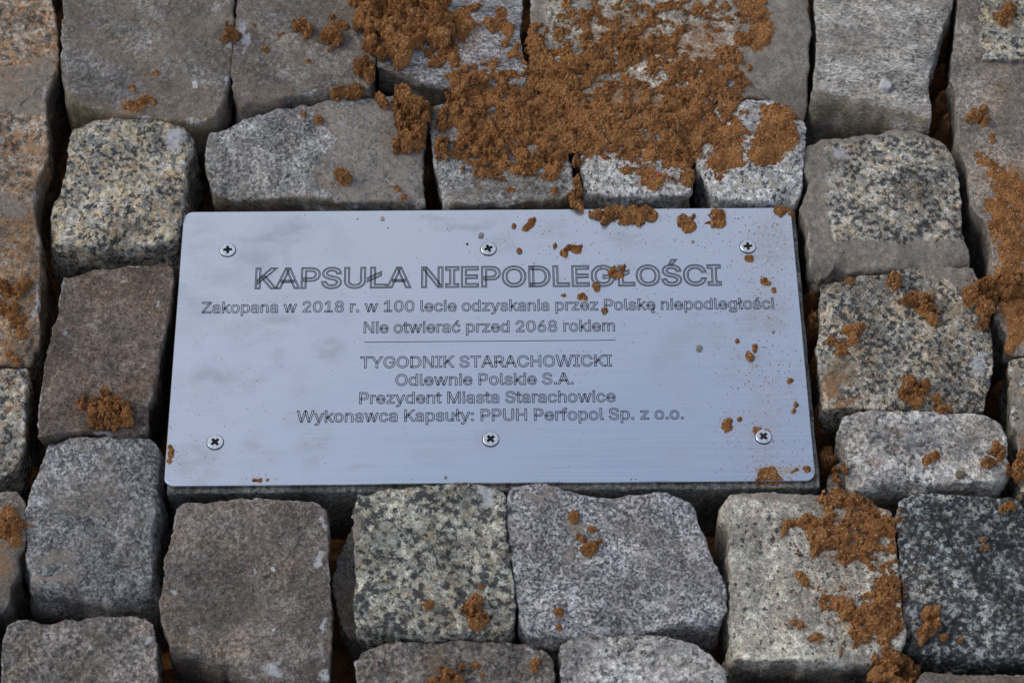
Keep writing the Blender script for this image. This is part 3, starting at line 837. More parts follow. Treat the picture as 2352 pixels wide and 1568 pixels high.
for x, y, rx, ry, s in [(600, 545, 70, 14, .7), (585, 590, 60, 45, .45), (670, 545, 40, 30, .75), (665, 590, 14, 26, .6), (465, 560, 40, 60, .35), (520, 630, 55, 40, .35), (495, 855, 40, 32, .8), (770, 805, 42, 30, .95),
                        (640, 745, 60, 24, .7), (560, 760, 40, 30, .5), (590, 795, 55, 12, .5), (640, 690, 40, 10, .35), (560, 875, 40, 18, .45), (620, 840, 20, 30, .4), (680, 900, 30, 40, .4), (660, 960, 30, 30, .45),
                        (570, 1020, 30, 40, .7), (600, 1050, 50, 25, .45), (705, 1020, 40, 45, .6), (440, 1060, 60, 50, .7), (830, 1075, 30, 10, .5), (1110, 1020, 24, 26, .6), (1010, 1040, 60, 25, .35),
                        (1440, 545, 60, 30, .45), (1270, 535, 40, 30, .4), (1725, 740, 30, 32, .6), (1790, 730, 36, 40, .6), (1650, 775, 28, 20, .4), (1740, 1000, 60, 60, .4), (1700, 850, 50, 40, .35), (1760, 950, 30, 60, .4),
                        (1520, 1060, 70, 30, .35), (1250, 1085, 50, 20, .3), (450, 700, 50, 50, .3), (1160, 545, 50, 30, .4), (1050, 500, 80, 10, .5), (740, 960, 20, 60, .3)]:
    d = np.hypot((pp[:, 0] + wp[:, 0] - x) / rx, (pp[:, 1] + wp[:, 1] - y) / ry)
    Wp[:, 0] = np.maximum(Wp[:, 0], s * np.clip(1.5 - d, 0, 1) ** 1.3)
for x, y, rx, ry, s in [(1770, 560, 90, 90, .38), (1760, 700, 90, 120, .33), (1760, 950, 90, 120, .30), (1790, 1080, 70, 20, .5), (385, 1040, 12, 40, .5), (1400, 620, 120, 40, .22), (1500, 500, 200, 12, .32), (1725, 590, 26, 10, .5), (600, 1098, 30, 6, .45)]:
    d = np.hypot((pp[:, 0] - x) / rx, (pp[:, 1] - y) / ry)
    Wp[:, 1] = np.maximum(Wp[:, 1], s * np.clip(1.4 - d, 0, 1))
plate = centred('metal_plate', Vp, [Fq, Ft], STEEL, plaque, origin=np.zeros(3), smooth=False, attr=Wp)
plate.location = (0, 0, .09)
bvh_add(Vp, [Fq, Ft])

# stone block the plate is screwed to
bx0, bx1, by0, by1 = -.1985, .2030, -.1035, .098
bo = []
for x, y in ((bx0, by0), (bx1, by0), (bx1, by1), (bx0, by1)):
    bo.append((x, y))
bo = np.array(bo)
den = []
for a, b in zip(bo, np.roll(bo, -1, 0)):
    n = int(np.linalg.norm(b - a) / .0025)
    for k in range(n):
        den.append(a + (b - a) * k / n)
den = np.array(den)
nb = len(den)
cen = den.mean(0)
RB = []
ztop = -PT - .0012
for ins, zz in ((.012, ztop), (.004, ztop), (.0012, ztop), (.0003, ztop - .0004), (0, ztop - .0012), (0, ztop - .006), (0, ztop - .014), (0, ztop - .025), (0, ztop - .045), (0, ztop - .08)):
    q = den - np.sign(den - cen) * np.minimum(ins, np.abs(den - cen))
    q3 = np.column_stack([q, np.full(nb, zz)])
    dd = fbm(q3, .01, 3, 77) * .35 * MM
    q3[:, :2] += np.sign(den - cen) * (np.abs(den - cen) > np.array([.19, .09])) * dd[:, None]
    RB.append(q3)
Vk = np.vstack(RB + [np.array([[cen[0], cen[1], ztop]])])
ib = np.arange(nb)
jb = (ib + 1) % nb
Fk = np.vstack([np.stack([r * nb + ib, (r + 1) * nb + ib, (r + 1) * nb + jb, r * nb + jb], 1) for r in range(len(RB) - 1)])
Fkt = np.stack([np.full(nb, len(Vk) - 1), ib, jb], 1)
Wk = np.zeros((len(Vk), 4))
Wk[:, 1] = np.where(Vk[:, 0] > .2, .34, .1)
block_m = granite('grey_block', (.115, .12, .118), (.17, .175, .17), (.03, .03, .03), dk=.22, spk=1.6, seed=88, soft=.08)
blk = centred('stone_block', Vk, [Fk, Fkt], block_m, plaque, origin=np.zeros(3), attr=Wk)
blk.location = (0, 0, .09)
bvh_add(Vk, [Fk, Fkt])


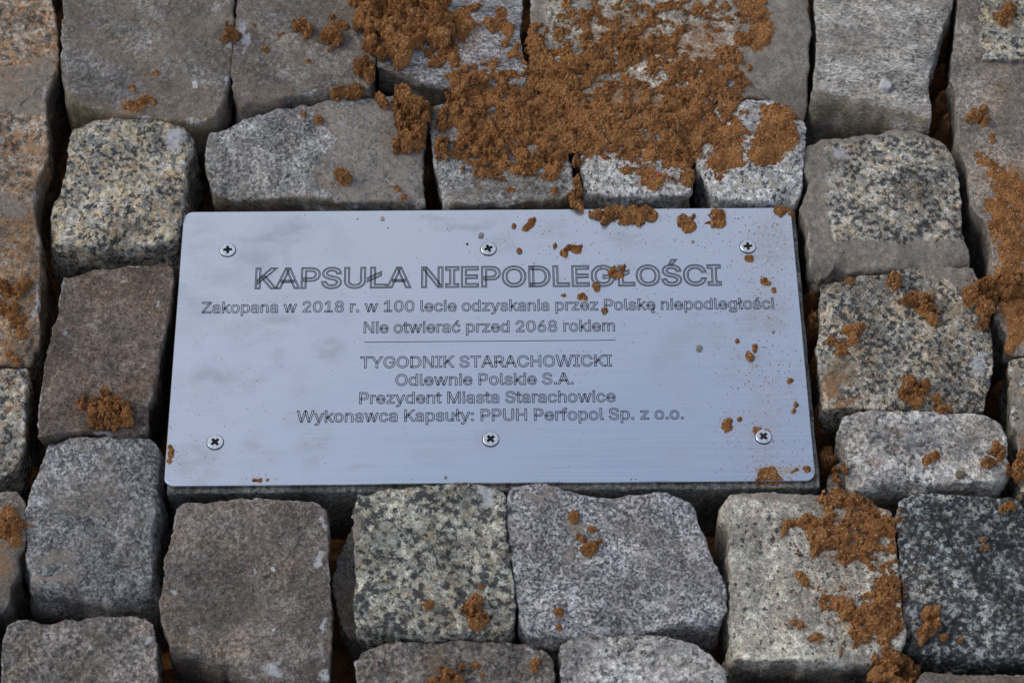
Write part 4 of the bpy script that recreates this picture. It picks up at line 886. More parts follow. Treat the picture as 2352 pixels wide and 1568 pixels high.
# letter outlines of a plain grotesque, in thousandths: advance, loops of x,y
import json
GLYPHS = json.loads('''{".":[188,[[95,-4,83,-3,73,1,63,9,55,18,51,29,50,41,51,53,55,64,63,73,73,81,83,85,95,87,107,85,118,81,128,73,135,64,140,53,141,41,140,29,135,18,128,9,118,1,107,-3]]],"0":[453,[[227,-7,191,-3,158,7,130,24,105,48,85,77,69,113,57,155,50,202,48,254,50,306,57,353,69,395,85,431,106,461,130,484,159,502,191,512,227,516,262,512,295,502,323,484,348,461,368,431,384,395,396,353,403,306,405,254,403,202,396,155,384,113,368,77,348,48,323,24,295,7,263,-3],[227,50,250,52,271,60,290,74,306,92,320,116,330,144,338,176,342,213,344,254,342,295,338,332,330,365,320,393,306,416,290,435,271,449,250,457,227,460,203,457,182,449,163,435,147,416,134,393,123,365,115,332,111,295,109,254,111,213,115,176,123,144,134,116,147,92,163,74,182,60,203,52]]],"1":[453,[[76,0,76,55,391,55,391,0],[276,509,276,0,212,0,212,448,86,358,86,427,198,509]]],"2":[453,[[64,0,64,47,234,229,252,248,268,266,282,282,294,298,303,312,311,327,316,341,319,356,320,371,319,389,315,405,308,419,298,431,287,441,273,449,258,455,241,458,224,460,205,458,188,454,172,447,159,438,148,427,139,413,132,398,128,381,127,362,66,362,68,391,75,418,86,442,102,464,121,482,143,496,168,507,196,513,225,516,254,513,281,507,306,497,328,482,346,465,361,445,372,423,379,398,381,372,380,354,377,336,371,318,363,299,351,280,336,259,317,235,294,209,267,180,153,60,389,57,389,0]]],"6":[453,[[226,-7,196,-4,168,3,142,15,119,31,100,51,84,74,73,101,66,130,64,162,65,187,71,212,80,239,93,268,112,302,137,340,252,509,322,509,151,261,145,261,151,270,157,279,165,288,174,295,184,302,196,307,208,311,221,313,235,314,265,312,291,305,316,295,337,280,355,262,370,240,380,215,387,187,389,157,387,127,379,98,368,73,352,50,333,30,310,14,284,3,257,-4],[226,48,245,50,263,55,279,63,293,73,304,86,314,101,322,119,326,137,327,157,326,178,322,196,314,213,304,228,293,241,279,251,263,259,245,264,226,265,207,264,190,259,174,252,160,241,148,229,138,214,131,197,126,179,125,158,126,138,131,119,138,102,148,86,160,73,174,63,190,55,207,50]]],"8":[453,[[226,-7,193,-5,163,1,136,11,111,25,91,42,74,62,62,84,54,109,52,135,53,156,58,176,65,195,75,212,87,228,101,241,117,252,134,260,153,265,129,276,109,289,93,308,80,330,73,354,70,380,73,405,79,429,90,450,106,469,124,485,146,498,170,508,197,514,226,516,255,514,282,508,306,498,328,485,346,469,361,450,373,429,379,405,382,380,379,354,372,330,359,308,343,289,323,276,300,267,319,260,335,252,351,241,365,228,377,212,387,195,395,176,399,156,401,135,398,109,391,84,378,62,362,42,341,25,317,11,289,1,259,-5],[226,49,248,50,267,54,285,60,300,69,313,79,323,91,331,106,335,121,337,139,335,157,330,173,322,189,312,202,298,213,283,223,265,230,247,234,226,235,206,234,187,230,169,223,154,213,140,202,130,189,122,173,117,157,115,139,117,121,121,106,129,91,139,79,152,69,167,60,185,54,205,50],[226,290,244,291,260,294,274,300,287,308,298,318,307,330,314,344,318,359,319,376,318,392,314,407,308,420,299,432,288,442,275,449,260,455,244,459,226,460,208,459,192,455,177,449,164,442,153,432,145,420,138,407,134,392,133,376,134,359,138,344,145,330,154,318,165,308,178,300,193,294,209,291]]],":":[188,[[95,-4,83,-3,73,1,63,9,55,18,51,29,50,41,51,53,55,64,63,73,73,81,83,85,95,87,107,85,118,81,128,73,135,64,140,53,141,41,140,29,135,18,128,9,118,1,107,-3],[95,271,83,272,73,277,63,284,55,294,51,304,50,316,51,328,55,339,63,349,73,356,83,360,95,362,107,360,118,356,128,349,135,339,140,328,141,316,140,304,135,294,128,284,118,277,107,272]]],"A":[480,[[16,0,201,509,276,509,463,0,395,0,287,302,280,323,272,346,264,372,255,402,244,438,232,478,245,478,233,437,222,402,213,371,204,345,197,322,191,302,85,0],[110,142,110,199,370,199,370,142]]],"C":[510,[[267,-7,225,-3,186,7,150,25,119,49,92,79,70,115,53,157,44,203,40,254,44,305,53,352,70,393,92,429,119,459,150,484,186,501,225,512,267,516,293,514,317,511,340,504,362,496,383,485,402,471,419,456,435,438,448,418,459,397,467,373,473,348,408,348,404,365,397,380,389,395,380,407,369,418,357,428,344,437,330,444,315,449,300,453,284,455,267,456,237,453,209,445,184,432,161,414,141,391,125,364,113,332,106,295,103,254,106,213,113,177,125,145,141,117,161,94,184,76,210,63,237,56,267,53,284,54,300,56,315,60,330,65,344,72,357,81,369,90,380,102,389,114,397,128,404,144,408,160,473,160,467,135,459,112,448,91,435,71,420,53,402,38,383,24,363,13,341,5,317,-2,293,-6]]],"D":[502,[[219,0,96,0,96,57,215,57,254,60,288,68,318,81,343,99,363,122,379,149,390,181,397,216,399,255,397,294,390,329,379,361,364,388,344,410,320,428,291,441,258,449,221,452,93,452,93,509,225,509,273,505,315,495,353,478,385,455,412,426,433,391,449,351,458,306,462,255,458,205,449,159,433,119,411,83,384,54,351,31,312,14,268,3],[125,509,125,0,60,0,60,509]]],"E":[419,[[60,0,60,509,372,509,372,452,125,452,125,286,355,286,355,229,125,229,125,57,375,57,375,0]]],"G":[520,[[269,-7,225,-3,185,7,149,25,118,49,91,79,69,116,53,157,43,203,40,254,43,305,53,352,69,393,91,429,117,459,149,484,184,501,223,512,265,516,291,514,316,510,340,504,363,494,384,483,403,469,421,453,436,436,449,416,460,395,468,373,474,349,408,349,402,365,395,379,387,393,378,406,368,417,356,427,344,436,330,443,315,448,300,453,283,455,265,456,236,453,209,445,183,432,160,414,141,392,125,364,113,332,106,295,103,254,106,213,113,177,125,145,141,117,161,95,184,76,210,63,238,56,269,53,296,55,322,61,345,71,365,85,382,102,396,123,407,147,413,173,415,202,434,199,283,199,283,256,478,256,478,200,475,160,466,124,451,91,431,62,406,38,377,19,344,5,308,-4]]],"H":[517,[[60,0,60,509,125,509,125,289,392,289,392,509,457,509,457,0,392,0,392,232,125,232,125,0]]],"I":[300,[[31,0,31,57,118,57,118,452,31,452,31,509,269,509,269,452,183,452,183,57,269,57,269,0]]],"K":[467,[[104,145,104,216,116,231,128,246,139,261,151,275,162,289,174,303,187,317,199,331,212,344,364,509,448,509,231,276],[60,0,60,509,125,509,125,334,124,225,125,193,125,0],[372,0,188,259,228,309,449,0]]],"L":[393,[[60,0,60,509,125,509,125,57,361,57,361,0]]],"M":[628,[[60,0,60,509,152,509,277,187,280,179,284,170,287,159,291,147,295,135,299,123,303,110,307,97,311,84,315,71,319,60,322,49,307,49,311,59,314,71,318,83,322,95,326,108,330,121,334,134,338,146,342,158,346,169,349,179,352,187,476,509,568,509,568,0,504,0,504,291,504,302,504,314,504,327,505,340,505,354,505,369,505,383,506,398,506,413,506,428,507,443,507,457,513,457,508,441,503,425,498,409,492,393,487,378,482,363,477,348,472,335,467,322,463,310,459,300,456,291,342,0,286,0,170,291,167,300,163,310,159,321,155,333,150,347,145,361,140,376,134,392,129,408,124,424,118,441,112,457,119,457,119,444,120,430,120,416,120,401,121,386,121,372,121,357,121,342,122,328,122,315,122,302,122,291,122,0]]],"N":[523,[[60,0,60,509,136,509,343,183,349,174,355,163,363,151,371,137,379,122,388,107,396,90,405,73,414,55,405,54,403,72,402,90,401,108,400,126,399,142,399,157,399,171,399,184,399,195,399,509,463,509,463,0,387,0,202,290,194,303,186,317,177,331,168,346,159,363,148,381,136,402,123,425,108,452,119,454,120,429,121,406,122,384,123,363,124,345,124,328,125,313,125,301,125,291,125,0]]],"O":[533,[[267,-7,225,-3,186,7,150,25,119,49,92,79,70,115,53,157,44,203,40,254,44,305,53,352,70,393,92,429,119,459,150,484,186,501,225,512,267,516,309,512,348,501,384,484,415,459,442,429,464,393,480,352,490,305,493,254,490,203,480,157,464,115,442,79,415,49,384,25,348,7,309,-3],[267,53,296,55,324,63,349,76,372,94,392,116,408,144,420,176,428,213,430,254,428,295,420,332,408,365,392,392,372,415,349,433,324,446,296,453,267,456,237,453,210,445,184,433,161,415,142,392,125,364,113,332,106,295,103,254,106,213,113,176,125,144,142,117,161,94,184,76,210,63,237,55]]],"P":[445,[[60,0,60,509,235,509,272,506,305,499,332,487,356,471,375,452,390,430,400,404,407,377,409,348,407,318,400,291,390,265,375,243,356,223,332,207,305,195,272,188,235,186,109,186,109,242,233,242,257,244,279,248,297,256,312,266,324,279,333,294,339,310,343,328,344,348,343,367,339,385,333,402,324,416,312,428,297,439,279,446,257,451,232,452,125,452,125,0]]],"R":[449,[[60,0,60,509,236,509,273,506,305,500,333,489,356,473,376,455,390,433,401,408,407,381,409,352,407,323,401,296,390,271,376,250,356,232,333,217,305,206,273,200,236,198,96,198,96,255,234,255,258,256,280,260,298,267,313,276,325,287,334,300,340,316,344,333,345,352,344,371,340,389,334,405,325,419,313,430,298,440,279,446,258,451,233,452,125,452,125,0],[353,0,230,229,303,229,428,0]]],"S":[447,[[224,-9,188,-7,156,-1,128,9,102,23,81,40,64,60,51,83,42,109,38,137,104,137,108,118,114,102,123,88,136,76,150,66,166,59,185,53,204,50,224,49,246,50,267,54,286,60,303,69,317,79,329,92,338,106,344,122,346,139,344,154,340,168,332,179,322,189,310,197,296,205,280,211,263,217,245,222,184,239,145,253,112,269,86,289,67,313,56,341,52,372,54,400,62,425,75,448,92,468,113,484,138,498,165,508,195,514,227,516,259,514,289,508,316,498,340,484,360,468,377,449,390,427,398,403,401,378,337,378,332,402,320,421,302,437,280,449,254,456,225,459,204,457,185,454,167,448,152,440,139,430,129,418,121,405,117,391,115,376,117,359,122,345,131,334,142,324,155,315,169,308,184,302,198,297,212,293,264,279,279,275,295,270,312,264,328,256,344,248,359,238,372,226,384,213,395,198,402,180,407,161,408,139,406,112,399,87,386,64,370,43,349,25,323,11,294,0,261,-7]]],"T":[449,[[32,452,32,509,417,509,417,452,257,452,257,0,193,0,193,452]]],"U":[517,[[259,-8,220,-6,186,2,154,15,126,33,103,55,85,80,71,108,63,140,60,173,60,509,124,509,124,178,126,155,132,133,141,113,153,95,169,80,187,68,208,59,232,53,259,52,285,53,309,59,331,68,349,80,364,95,377,113,385,133,391,155,393,178,393,509,457,509,457,173,454,140,446,108,433,80,414,55,391,33,363,15,332,2,297,-6]]],"W":[686,[[155,0,16,509,82,509,163,196,167,179,172,162,175,145,179,128,183,111,187,94,190,76,194,58,197,40,189,40,193,58,196,76,200,94,203,111,207,128,211,145,215,162,220,179,224,196,306,509,380,509,462,196,466,179,470,162,474,145,478,128,482,111,486,94,490,76,494,58,497,40,488,40,492,58,495,76,499,94,503,111,506,128,510,145,515,162,519,179,523,196,603,509,670,509,530,0,455,0,368,323,362,345,357,368,351,391,346,417,341,445,336,475,350,475,345,446,340,420,335,395,330,371,324,347,318,323,230,0]]],"Y":[472,[[203,0,203,208,16,509,91,509,192,344,203,327,213,309,222,292,231,274,240,254,250,230,224,230,233,254,242,275,251,293,260,310,270,327,280,344,381,509,455,509,268,208,268,0]]],"Z":[438,[[42,0,42,46,273,385,284,400,295,415,306,431,318,446,329,461,341,476,348,454,327,453,306,453,285,452,265,452,244,452,223,452,40,452,40,509,397,509,397,462,169,129,157,113,146,97,134,81,122,65,110,49,97,33,90,54,111,55,131,56,152,57,173,57,193,57,214,57,399,57,399,0]]],"a":[389,[[160,-9,137,-7,115,-3,94,5,76,15,60,29,48,45,38,63,32,84,30,108,32,128,36,146,43,161,53,174,64,184,78,193,92,200,108,206,125,211,143,214,161,217,178,220,200,223,218,225,234,227,247,229,257,231,265,235,271,240,274,246,276,255,275,272,272,285,267,297,260,307,251,315,240,322,227,327,212,330,196,331,178,330,163,327,149,322,137,316,127,309,118,301,110,292,104,283,100,274,41,291,51,313,64,331,79,346,95,358,114,368,133,375,153,380,173,383,194,384,208,384,223,382,239,379,255,375,271,369,286,360,300,350,312,336,322,320,330,301,335,278,337,251,337,0,277,0,277,52,272,52,267,43,260,34,252,25,242,16,229,8,215,1,199,-4,181,-7],[170,45,192,47,211,51,228,59,242,68,254,80,263,93,270,108,274,122,276,138,276,190,272,187,267,184,259,182,251,180,241,178,231,176,221,174,210,173,200,171,191,170,182,169,175,168,161,166,147,163,134,159,122,153,112,147,103,139,97,130,93,118,92,105,93,93,96,82,102,72,109,64,119,57,130,52,142,48,156,46]]],"c":[396,[[207,-8,174,-5,144,3,117,16,93,35,72,58,56,85,44,116,37,150,34,187,37,225,44,260,56,291,72,318,93,341,117,360,144,374,174,382,207,384,226,384,243,381,260,377,276,371,291,364,305,356,318,346,330,335,340,322,349,308,356,293,362,277,303,262,300,272,295,281,290,289,284,297,278,304,270,311,261,316,252,321,242,325,231,328,220,329,207,330,184,328,163,321,145,310,130,296,118,278,108,258,102,236,98,212,96,187,98,163,102,139,108,117,118,97,130,80,145,66,163,55,184,49,207,46,220,47,232,49,243,52,253,55,262,60,271,66,279,73,285,80,292,89,297,98,301,107,304,117,363,102,357,86,350,70,341,56,331,43,319,32,306,21,292,12,277,5,261,-1,244,-5,226,-7]]],"d":[424,[[195,-8,165,-6,137,3,111,16,89,34,70,57,55,84,43,116,36,151,34,189,36,227,43,261,55,293,70,320,89,342,112,361,137,374,165,382,196,384,218,383,237,379,253,373,267,364,278,355,287,346,295,336,301,327,306,319,311,319,311,509,372,509,372,0,313,0,313,59,307,59,301,50,295,41,287,31,277,21,266,12,252,4,236,-3,217,-7],[205,47,226,49,246,55,263,65,278,78,290,95,299,115,306,138,310,162,312,189,310,216,306,241,300,263,290,282,278,299,263,312,246,322,227,328,205,330,182,328,162,322,145,311,130,298,118,281,108,261,102,239,98,215,96,189,98,163,102,139,109,117,118,97,130,80,145,66,162,55,182,49]]],"e":[404,[[212,-8,177,-5,145,3,117,16,92,35,72,58,56,85,44,116,37,150,34,187,36,224,44,258,55,290,71,317,91,340,115,359,142,373,172,382,205,384,226,383,246,380,266,374,285,366,303,355,319,341,334,324,347,305,357,282,365,256,370,227,371,194,371,169,75,169,75,221,338,221,310,202,308,226,304,248,298,269,288,286,277,301,263,314,246,323,227,328,205,330,183,328,164,323,146,313,131,301,119,286,109,270,102,251,97,231,96,211,96,178,98,151,102,127,110,106,121,88,135,73,151,61,169,53,190,48,212,46,227,47,241,49,254,53,265,58,276,65,285,73,294,82,300,93,306,105,365,91,358,72,348,55,335,39,320,26,302,14,283,4,261,-3,237,-7]]],"f":[254,[[228,379,228,327,6,327,6,379],[81,0,81,432,82,452,87,470,96,486,107,499,120,510,135,519,152,525,169,529,187,530,201,530,212,529,222,527,231,525,238,523,243,521,227,468,220,471,215,472,209,473,202,474,195,474,178,472,164,468,154,460,147,449,143,435,142,419,142,0]]],"g":[425,[[207,-151,180,-149,156,-146,134,-140,114,-132,97,-122,82,-110,70,-97,59,-84,51,-69,101,-41,107,-49,114,-57,122,-66,131,-74,142,-82,154,-88,169,-93,187,-96,207,-97,236,-95,261,-87,282,-75,298,-58,308,-34,311,-6,311,68,306,68,301,60,294,51,287,41,277,32,266,23,252,16,236,10,217,6,195,5,165,7,138,14,113,27,90,43,71,65,55,90,43,120,36,154,34,191,36,229,43,263,55,293,71,320,90,342,112,361,138,374,166,382,196,384,218,383,237,379,253,373,267,365,279,356,288,346,296,336,302,327,308,319,313,319,313,379,372,379,372,-9,370,-40,363,-67,350,-90,334,-109,314,-124,291,-136,265,-144,237,-149],[205,59,227,61,246,66,264,75,278,87,290,103,300,121,307,142,311,166,312,193,311,219,307,242,300,264,291,283,279,299,264,312,247,322,227,328,205,330,182,328,163,322,145,312,130,298,118,282,109,262,102,241,98,218,96,193,98,167,102,144,109,123,118,104,131,88,145,76,163,66,183,61]]],"h":[410,[[114,227,114,0,53,0,53,509,114,509,114,287,102,287,116,319,132,344,152,362,175,374,200,382,227,384,252,383,275,377,295,369,313,356,328,340,341,321,350,298,355,271,357,240,357,0,296,0,296,235,293,263,286,286,273,304,256,318,235,326,210,329,192,328,176,324,161,317,147,308,136,297,126,283,119,266,115,248]]],"i":[167,[[53,0,53,379,114,379,114,0],[84,443,73,444,63,448,54,455,47,463,43,472,41,483,43,494,47,504,54,512,63,518,73,522,84,524,95,522,105,518,114,512,121,504,125,494,126,483,125,472,121,463,114,455,105,448,95,444]]],"k":[381,[[110,137,110,212,121,212,284,379,360,379,184,199,177,199],[53,0,53,509,114,509,114,0],[294,0,148,186,191,229,372,0]]],"l":[189,[[139,-2,112,0,91,8,74,20,62,37,55,59,53,84,53,509,114,509,114,99,114,83,117,71,120,62,126,57,135,53,146,52,152,52,157,52,164,53,170,54,181,3,175,1,169,0,162,-1,154,-2,147,-2]]],"m":[610,[[53,0,53,379,112,379,112,295,108,295,114,314,122,331,132,346,144,358,158,368,172,376,187,382,203,385,219,386,245,383,268,375,287,361,303,342,314,320,321,295,312,295,318,312,326,329,337,343,350,356,364,366,381,375,398,381,417,385,437,386,458,385,478,380,497,372,514,361,529,346,541,328,550,307,555,283,557,255,557,0,496,0,496,254,493,279,485,298,473,313,456,323,438,329,419,330,402,329,387,326,374,320,363,312,353,302,345,290,340,277,336,263,335,247,335,0,274,0,274,260,272,280,265,297,253,311,238,322,220,328,199,330,185,329,171,326,158,320,145,312,135,302,126,289,119,274,115,257,114,238,114,0]]],"n":[410,[[114,227,114,0,53,0,53,379,112,379,112,287,102,287,116,319,132,344,152,362,175,374,200,382,227,384,252,383,275,377,295,369,313,356,328,340,341,321,350,298,355,271,357,240,357,0,296,0,296,235,293,263,286,286,273,304,256,318,235,326,210,329,192,328,176,324,161,317,147,308,136,297,126,283,119,266,115,248]]],"o":[415,[[207,-8,174,-5,144,3,117,16,93,35,72,58,56,85,44,116,37,150,34,187,37,225,44,260,56,291,72,318,93,341,117,360,144,374,174,382,207,384,241,382,271,374,299,360,323,341,343,318,359,291,371,260,379,225,381,187,379,150,371,116,359,85,343,58,323,35,299,16,271,3,241,-5],[207,46,231,49,252,55,270,66,285,80,298,97,307,117,314,139,318,163,319,187,318,212,314,236,307,258,298,278,285,296,270,310,252,321,231,328,207,330,184,328,163,321,145,310,130,296,118,278,108,258,102,236,98,212,96,187,98,163,102,139,108,117,118,97,130,80,145,66,163,55,184,49]]],"p":[424,[[53,-143,53,379,112,379,112,319,118,319,123,327,130,336,137,346,147,355,158,364,171,373,188,379,207,383,229,384,259,382,287,374,313,361,335,342,354,320,370,293,381,261,388,227,390,189,388,151,381,116,370,84,355,57,336,34,313,16,288,3,260,-6,229,-8,208,-7,189,-3,173,4,159,12,147,21,138,31,130,41,124,50,118,59,114,59,114,-143],[220,47,242,49,262,55,279,66,294,80,306,97,316,117,323,139,327,163,328,189,327,215,323,239,316,261,307,281,295,298,280,311,262,322,243,328,220,330,198,328,178,322,161,312,147,299,134,282,125,263,118,241,114,216,113,189,114,162,118,138,125,115,135,95,147,78,162,65,179,55,198,49]]],"r":[259,[[53,0,53,379,112,379,112,321,124,339,137,354,152,367,171,377,191,383,213,385,218,385,223,385,229,384,235,384,240,384,243,322,236,324,230,324,223,325,215,326,207,326,190,324,174,321,159,315,146,306,135,296,126,284,119,269,115,254,114,237,114,0]]],"s":[365,[[182,-8,157,-7,133,-3,112,3,93,12,76,24,62,38,50,54,41,73,36,94,94,107,101,87,111,72,124,60,141,52,160,47,181,45,206,47,227,53,244,62,258,74,265,88,268,103,266,115,262,126,254,136,243,144,229,150,212,155,149,170,118,180,92,192,72,208,58,227,50,249,47,274,49,295,55,314,65,332,79,347,95,360,115,370,137,378,161,383,187,384,212,383,234,379,254,372,271,363,286,352,299,339,309,324,318,308,324,290,268,277,262,291,254,304,243,316,228,325,210,331,187,333,166,331,147,326,131,317,119,305,111,292,109,277,110,264,115,253,124,243,136,235,152,229,172,223,229,209,261,200,287,187,306,171,320,153,328,131,331,107,329,85,323,65,312,47,298,31,281,18,260,6,236,-2,210,-7]]],"t":[227,[[204,379,204,327,6,327,6,379],[65,471,126,471,126,98,127,83,130,70,136,61,144,55,156,51,170,50,175,50,180,50,185,51,191,52,197,53,202,54,213,2,207,0,200,-2,192,-3,184,-3,176,-4,168,-4,138,-1,113,7,92,21,77,41,68,64,65,93]]],"u":[410,[[182,-5,158,-3,135,2,115,11,97,23,82,39,69,59,60,82,54,109,53,139,53,379,114,379,114,144,116,117,124,94,137,75,154,61,175,53,200,50,218,51,234,55,249,62,263,71,274,83,283,97,290,113,295,132,296,153,296,379,357,379,357,0,298,0,298,92,307,92,294,60,277,35,257,17,234,5,209,-3]]],"w":[567,[[138,0,23,379,87,379,133,214,140,190,147,164,154,137,161,107,168,75,175,41,165,41,172,74,179,105,186,135,192,163,199,189,206,214,252,379,316,379,362,214,368,189,375,163,382,136,388,106,395,75,402,41,391,41,399,75,406,106,413,135,420,163,427,189,434,214,480,379,545,379,429,0,368,0,319,172,314,189,309,207,305,225,300,243,295,262,291,280,286,299,281,318,277,338,291,338,286,319,281,299,277,280,272,262,267,243,263,225,258,207,253,189,248,172,199,0]]],"y":[389,[[47,-139,61,-86,71,-87,83,-89,94,-90,104,-89,113,-86,122,-81,130,-74,138,-64,145,-51,151,-36,163,-1,17,379,84,379,165,155,173,132,180,109,187,87,193,64,199,42,206,21,184,21,190,42,196,64,202,87,209,110,216,132,224,155,305,379,371,379,204,-58,196,-77,187,-93,177,-107,165,-119,153,-128,139,-136,125,-141,109,-144,91,-145,82,-145,73,-144,65,-143,57,-142,52,-140]]],"z":[380,[[42,0,42,46,254,320,48,323,48,379,333,379,333,331,126,60,339,56,339,0]]],"ć":[396,[[207,-8,174,-5,144,3,117,16,93,35,72,58,56,85,44,116,37,150,34,187,37,225,44,260,56,291,72,318,93,341,117,360,144,374,174,382,207,384,226,384,243,381,260,377,276,371,291,364,305,356,318,346,330,335,340,322,349,308,356,293,362,277,303,262,300,272,295,281,290,289,284,297,278,304,270,311,261,316,252,321,242,325,231,328,220,329,207,330,184,328,163,321,145,310,130,296,118,278,108,258,102,236,98,212,96,187,98,163,102,139,108,117,118,97,130,80,145,66,163,55,184,49,207,46,220,47,232,49,243,52,253,55,262,60,271,66,279,73,285,80,292,89,297,98,301,107,304,117,363,102,357,86,350,70,341,56,331,43,319,32,306,21,292,12,277,5,261,-1,244,-5,226,-7],[181,429,228,529,297,529,231,429]]],"ę":[404,[[212,-8,177,-5,145,3,117,16,92,35,72,58,56,85,44,116,37,150,34,187,36,224,44,258,55,290,71,317,91,340,115,359,142,373,172,382,205,384,226,383,246,380,266,374,285,366,303,355,319,341,334,324,347,305,357,282,365,256,370,227,371,194,371,169,75,169,75,221,338,221,310,202,308,226,304,248,298,269,288,286,277,301,263,314,246,323,227,328,205,330,183,328,164,323,146,313,131,301,119,286,109,270,102,251,97,231,96,211,96,178,98,151,102,127,110,106,121,88,135,73,151,61,169,53,190,48,212,46,227,47,241,49,254,53,265,58,276,65,285,73,294,82,300,93,306,105,365,91,358,72,348,55,335,39,320,26,302,14,283,4,261,-3,237,-7],[299,-148,278,-146,259,-141,243,-131,230,-118,222,-102,220,-82,220,-74,221,-66,223,-58,226,-50,230,-41,234,-33,238,-25,244,-17,249,-9,255,0,262,9,269,17,365,91,358,72,351,54,342,38,332,23,323,9,314,-4,305,-16,297,-28,290,-39,285,-50,282,-60,281,-70,282,-78,284,-84,288,-90,294,-94,301,-96,310,-97,316,-97,322,-96,327,-94,332,-92,336,-90,341,-88,358,-133,351,-137,343,-140,334,-143,323,-146,312,-148]]],"Ł":[413,[[81,0,81,509,145,509,145,57,382,57,382,0],[16,173,16,237,270,384,270,319]]],"ł":[207,[[151,-2,124,0,102,8,85,20,73,37,66,59,64,84,64,509,125,509,125,99,126,83,128,71,131,62,137,57,146,53,157,52,163,52,168,52,175,53,181,54,192,3,186,1,180,0,173,-1,166,-2,158,-2],[6,225,6,280,183,382,183,328]]],"Ś":[447,[[224,-9,188,-7,156,-1,128,9,102,23,81,40,64,60,51,83,42,109,38,137,104,137,108,118,114,102,123,88,136,76,150,66,166,59,185,53,204,50,224,49,246,50,267,54,286,60,303,69,317,79,329,92,338,106,344,122,346,139,344,154,340,168,332,179,322,189,310,197,296,205,280,211,263,217,245,222,184,239,145,253,112,269,86,289,67,313,56,341,52,372,54,400,62,425,75,448,92,468,113,484,138,498,165,508,195,514,227,516,259,514,289,508,316,498,340,484,360,468,377,449,390,427,398,403,401,378,337,378,332,402,320,421,302,437,280,449,254,456,225,459,204,457,185,454,167,448,152,440,139,430,129,418,121,405,117,391,115,376,117,359,122,345,131,334,142,324,155,315,169,308,184,302,198,297,212,293,264,279,279,275,295,270,312,264,328,256,344,248,359,238,372,226,384,213,395,198,402,180,407,161,408,139,406,112,399,87,386,64,370,43,349,25,323,11,294,0,261,-7],[196,558,244,659,312,659,246,558]]],"ś":[365,[[182,-8,157,-7,133,-3,112,3,93,12,76,24,62,38,50,54,41,73,36,94,94,107,101,87,111,72,124,60,141,52,160,47,181,45,206,47,227,53,244,62,258,74,265,88,268,103,266,115,262,126,254,136,243,144,229,150,212,155,149,170,118,180,92,192,72,208,58,227,50,249,47,274,49,295,55,314,65,332,79,347,95,360,115,370,137,378,161,383,187,384,212,383,234,379,254,372,271,363,286,352,299,339,309,324,318,308,324,290,268,277,262,291,254,304,243,316,228,325,210,331,187,333,166,331,147,326,131,317,119,305,111,292,109,277,110,264,115,253,124,243,136,235,152,229,172,223,229,209,261,200,287,187,306,171,320,153,328,131,331,107,329,85,323,65,312,47,298,31,281,18,260,6,236,-2,210,-7],[159,429,207,529,276,529,210,429]]]," ":[188,[]]}''')


# ---- engraved lettering
def offset_loop(P, d):
    """offset a closed loop by d to its left, mitred"""
    a = P - np.roll(P, 1, 0)
    b = np.roll(P, -1, 0) - P
    a /= np.linalg.norm(a, axis=1)[:, None] + 1e-12
    b /= np.linalg.norm(b, axis=1)[:, None] + 1e-12
    na = np.stack([-a[:, 1], a[:, 0]], 1)
    nb_ = np.stack([-b[:, 1], b[:, 0]], 1)
    m = na + nb_
    m /= np.linalg.norm(m, axis=1)[:, None] + 1e-12
    c = np.clip((m * na).sum(1), .45, 1)
    return P + m * (d / c)[:, None]


def text_loops(txt):
    loops, x = [], 0
    for ch in txt:
        adv, lps = GLYPHS[ch]
        for lp in lps:
            a = np.array(lp, float).reshape(-1, 2)
            a[:, 0] += x
            if np.linalg.norm(a[0] - a[-1]) < 4:
                a = a[:-1]
            loops.append(a / 1000)
        x += adv
    return loops


def inside(pt, loop):
    x, y = pt
    a, b = loop, np.roll(loop, -1, 0)
    c = ((a[:, 1] > y) != (b[:, 1] > y))
    xs = a[:, 0] + (y - a[:, 1]) * (b[:, 0] - a[:, 0]) / (b[:, 1] - a[:, 1] + 1e-12)
    return np.count_nonzero(c & (x < xs)) % 2 == 1


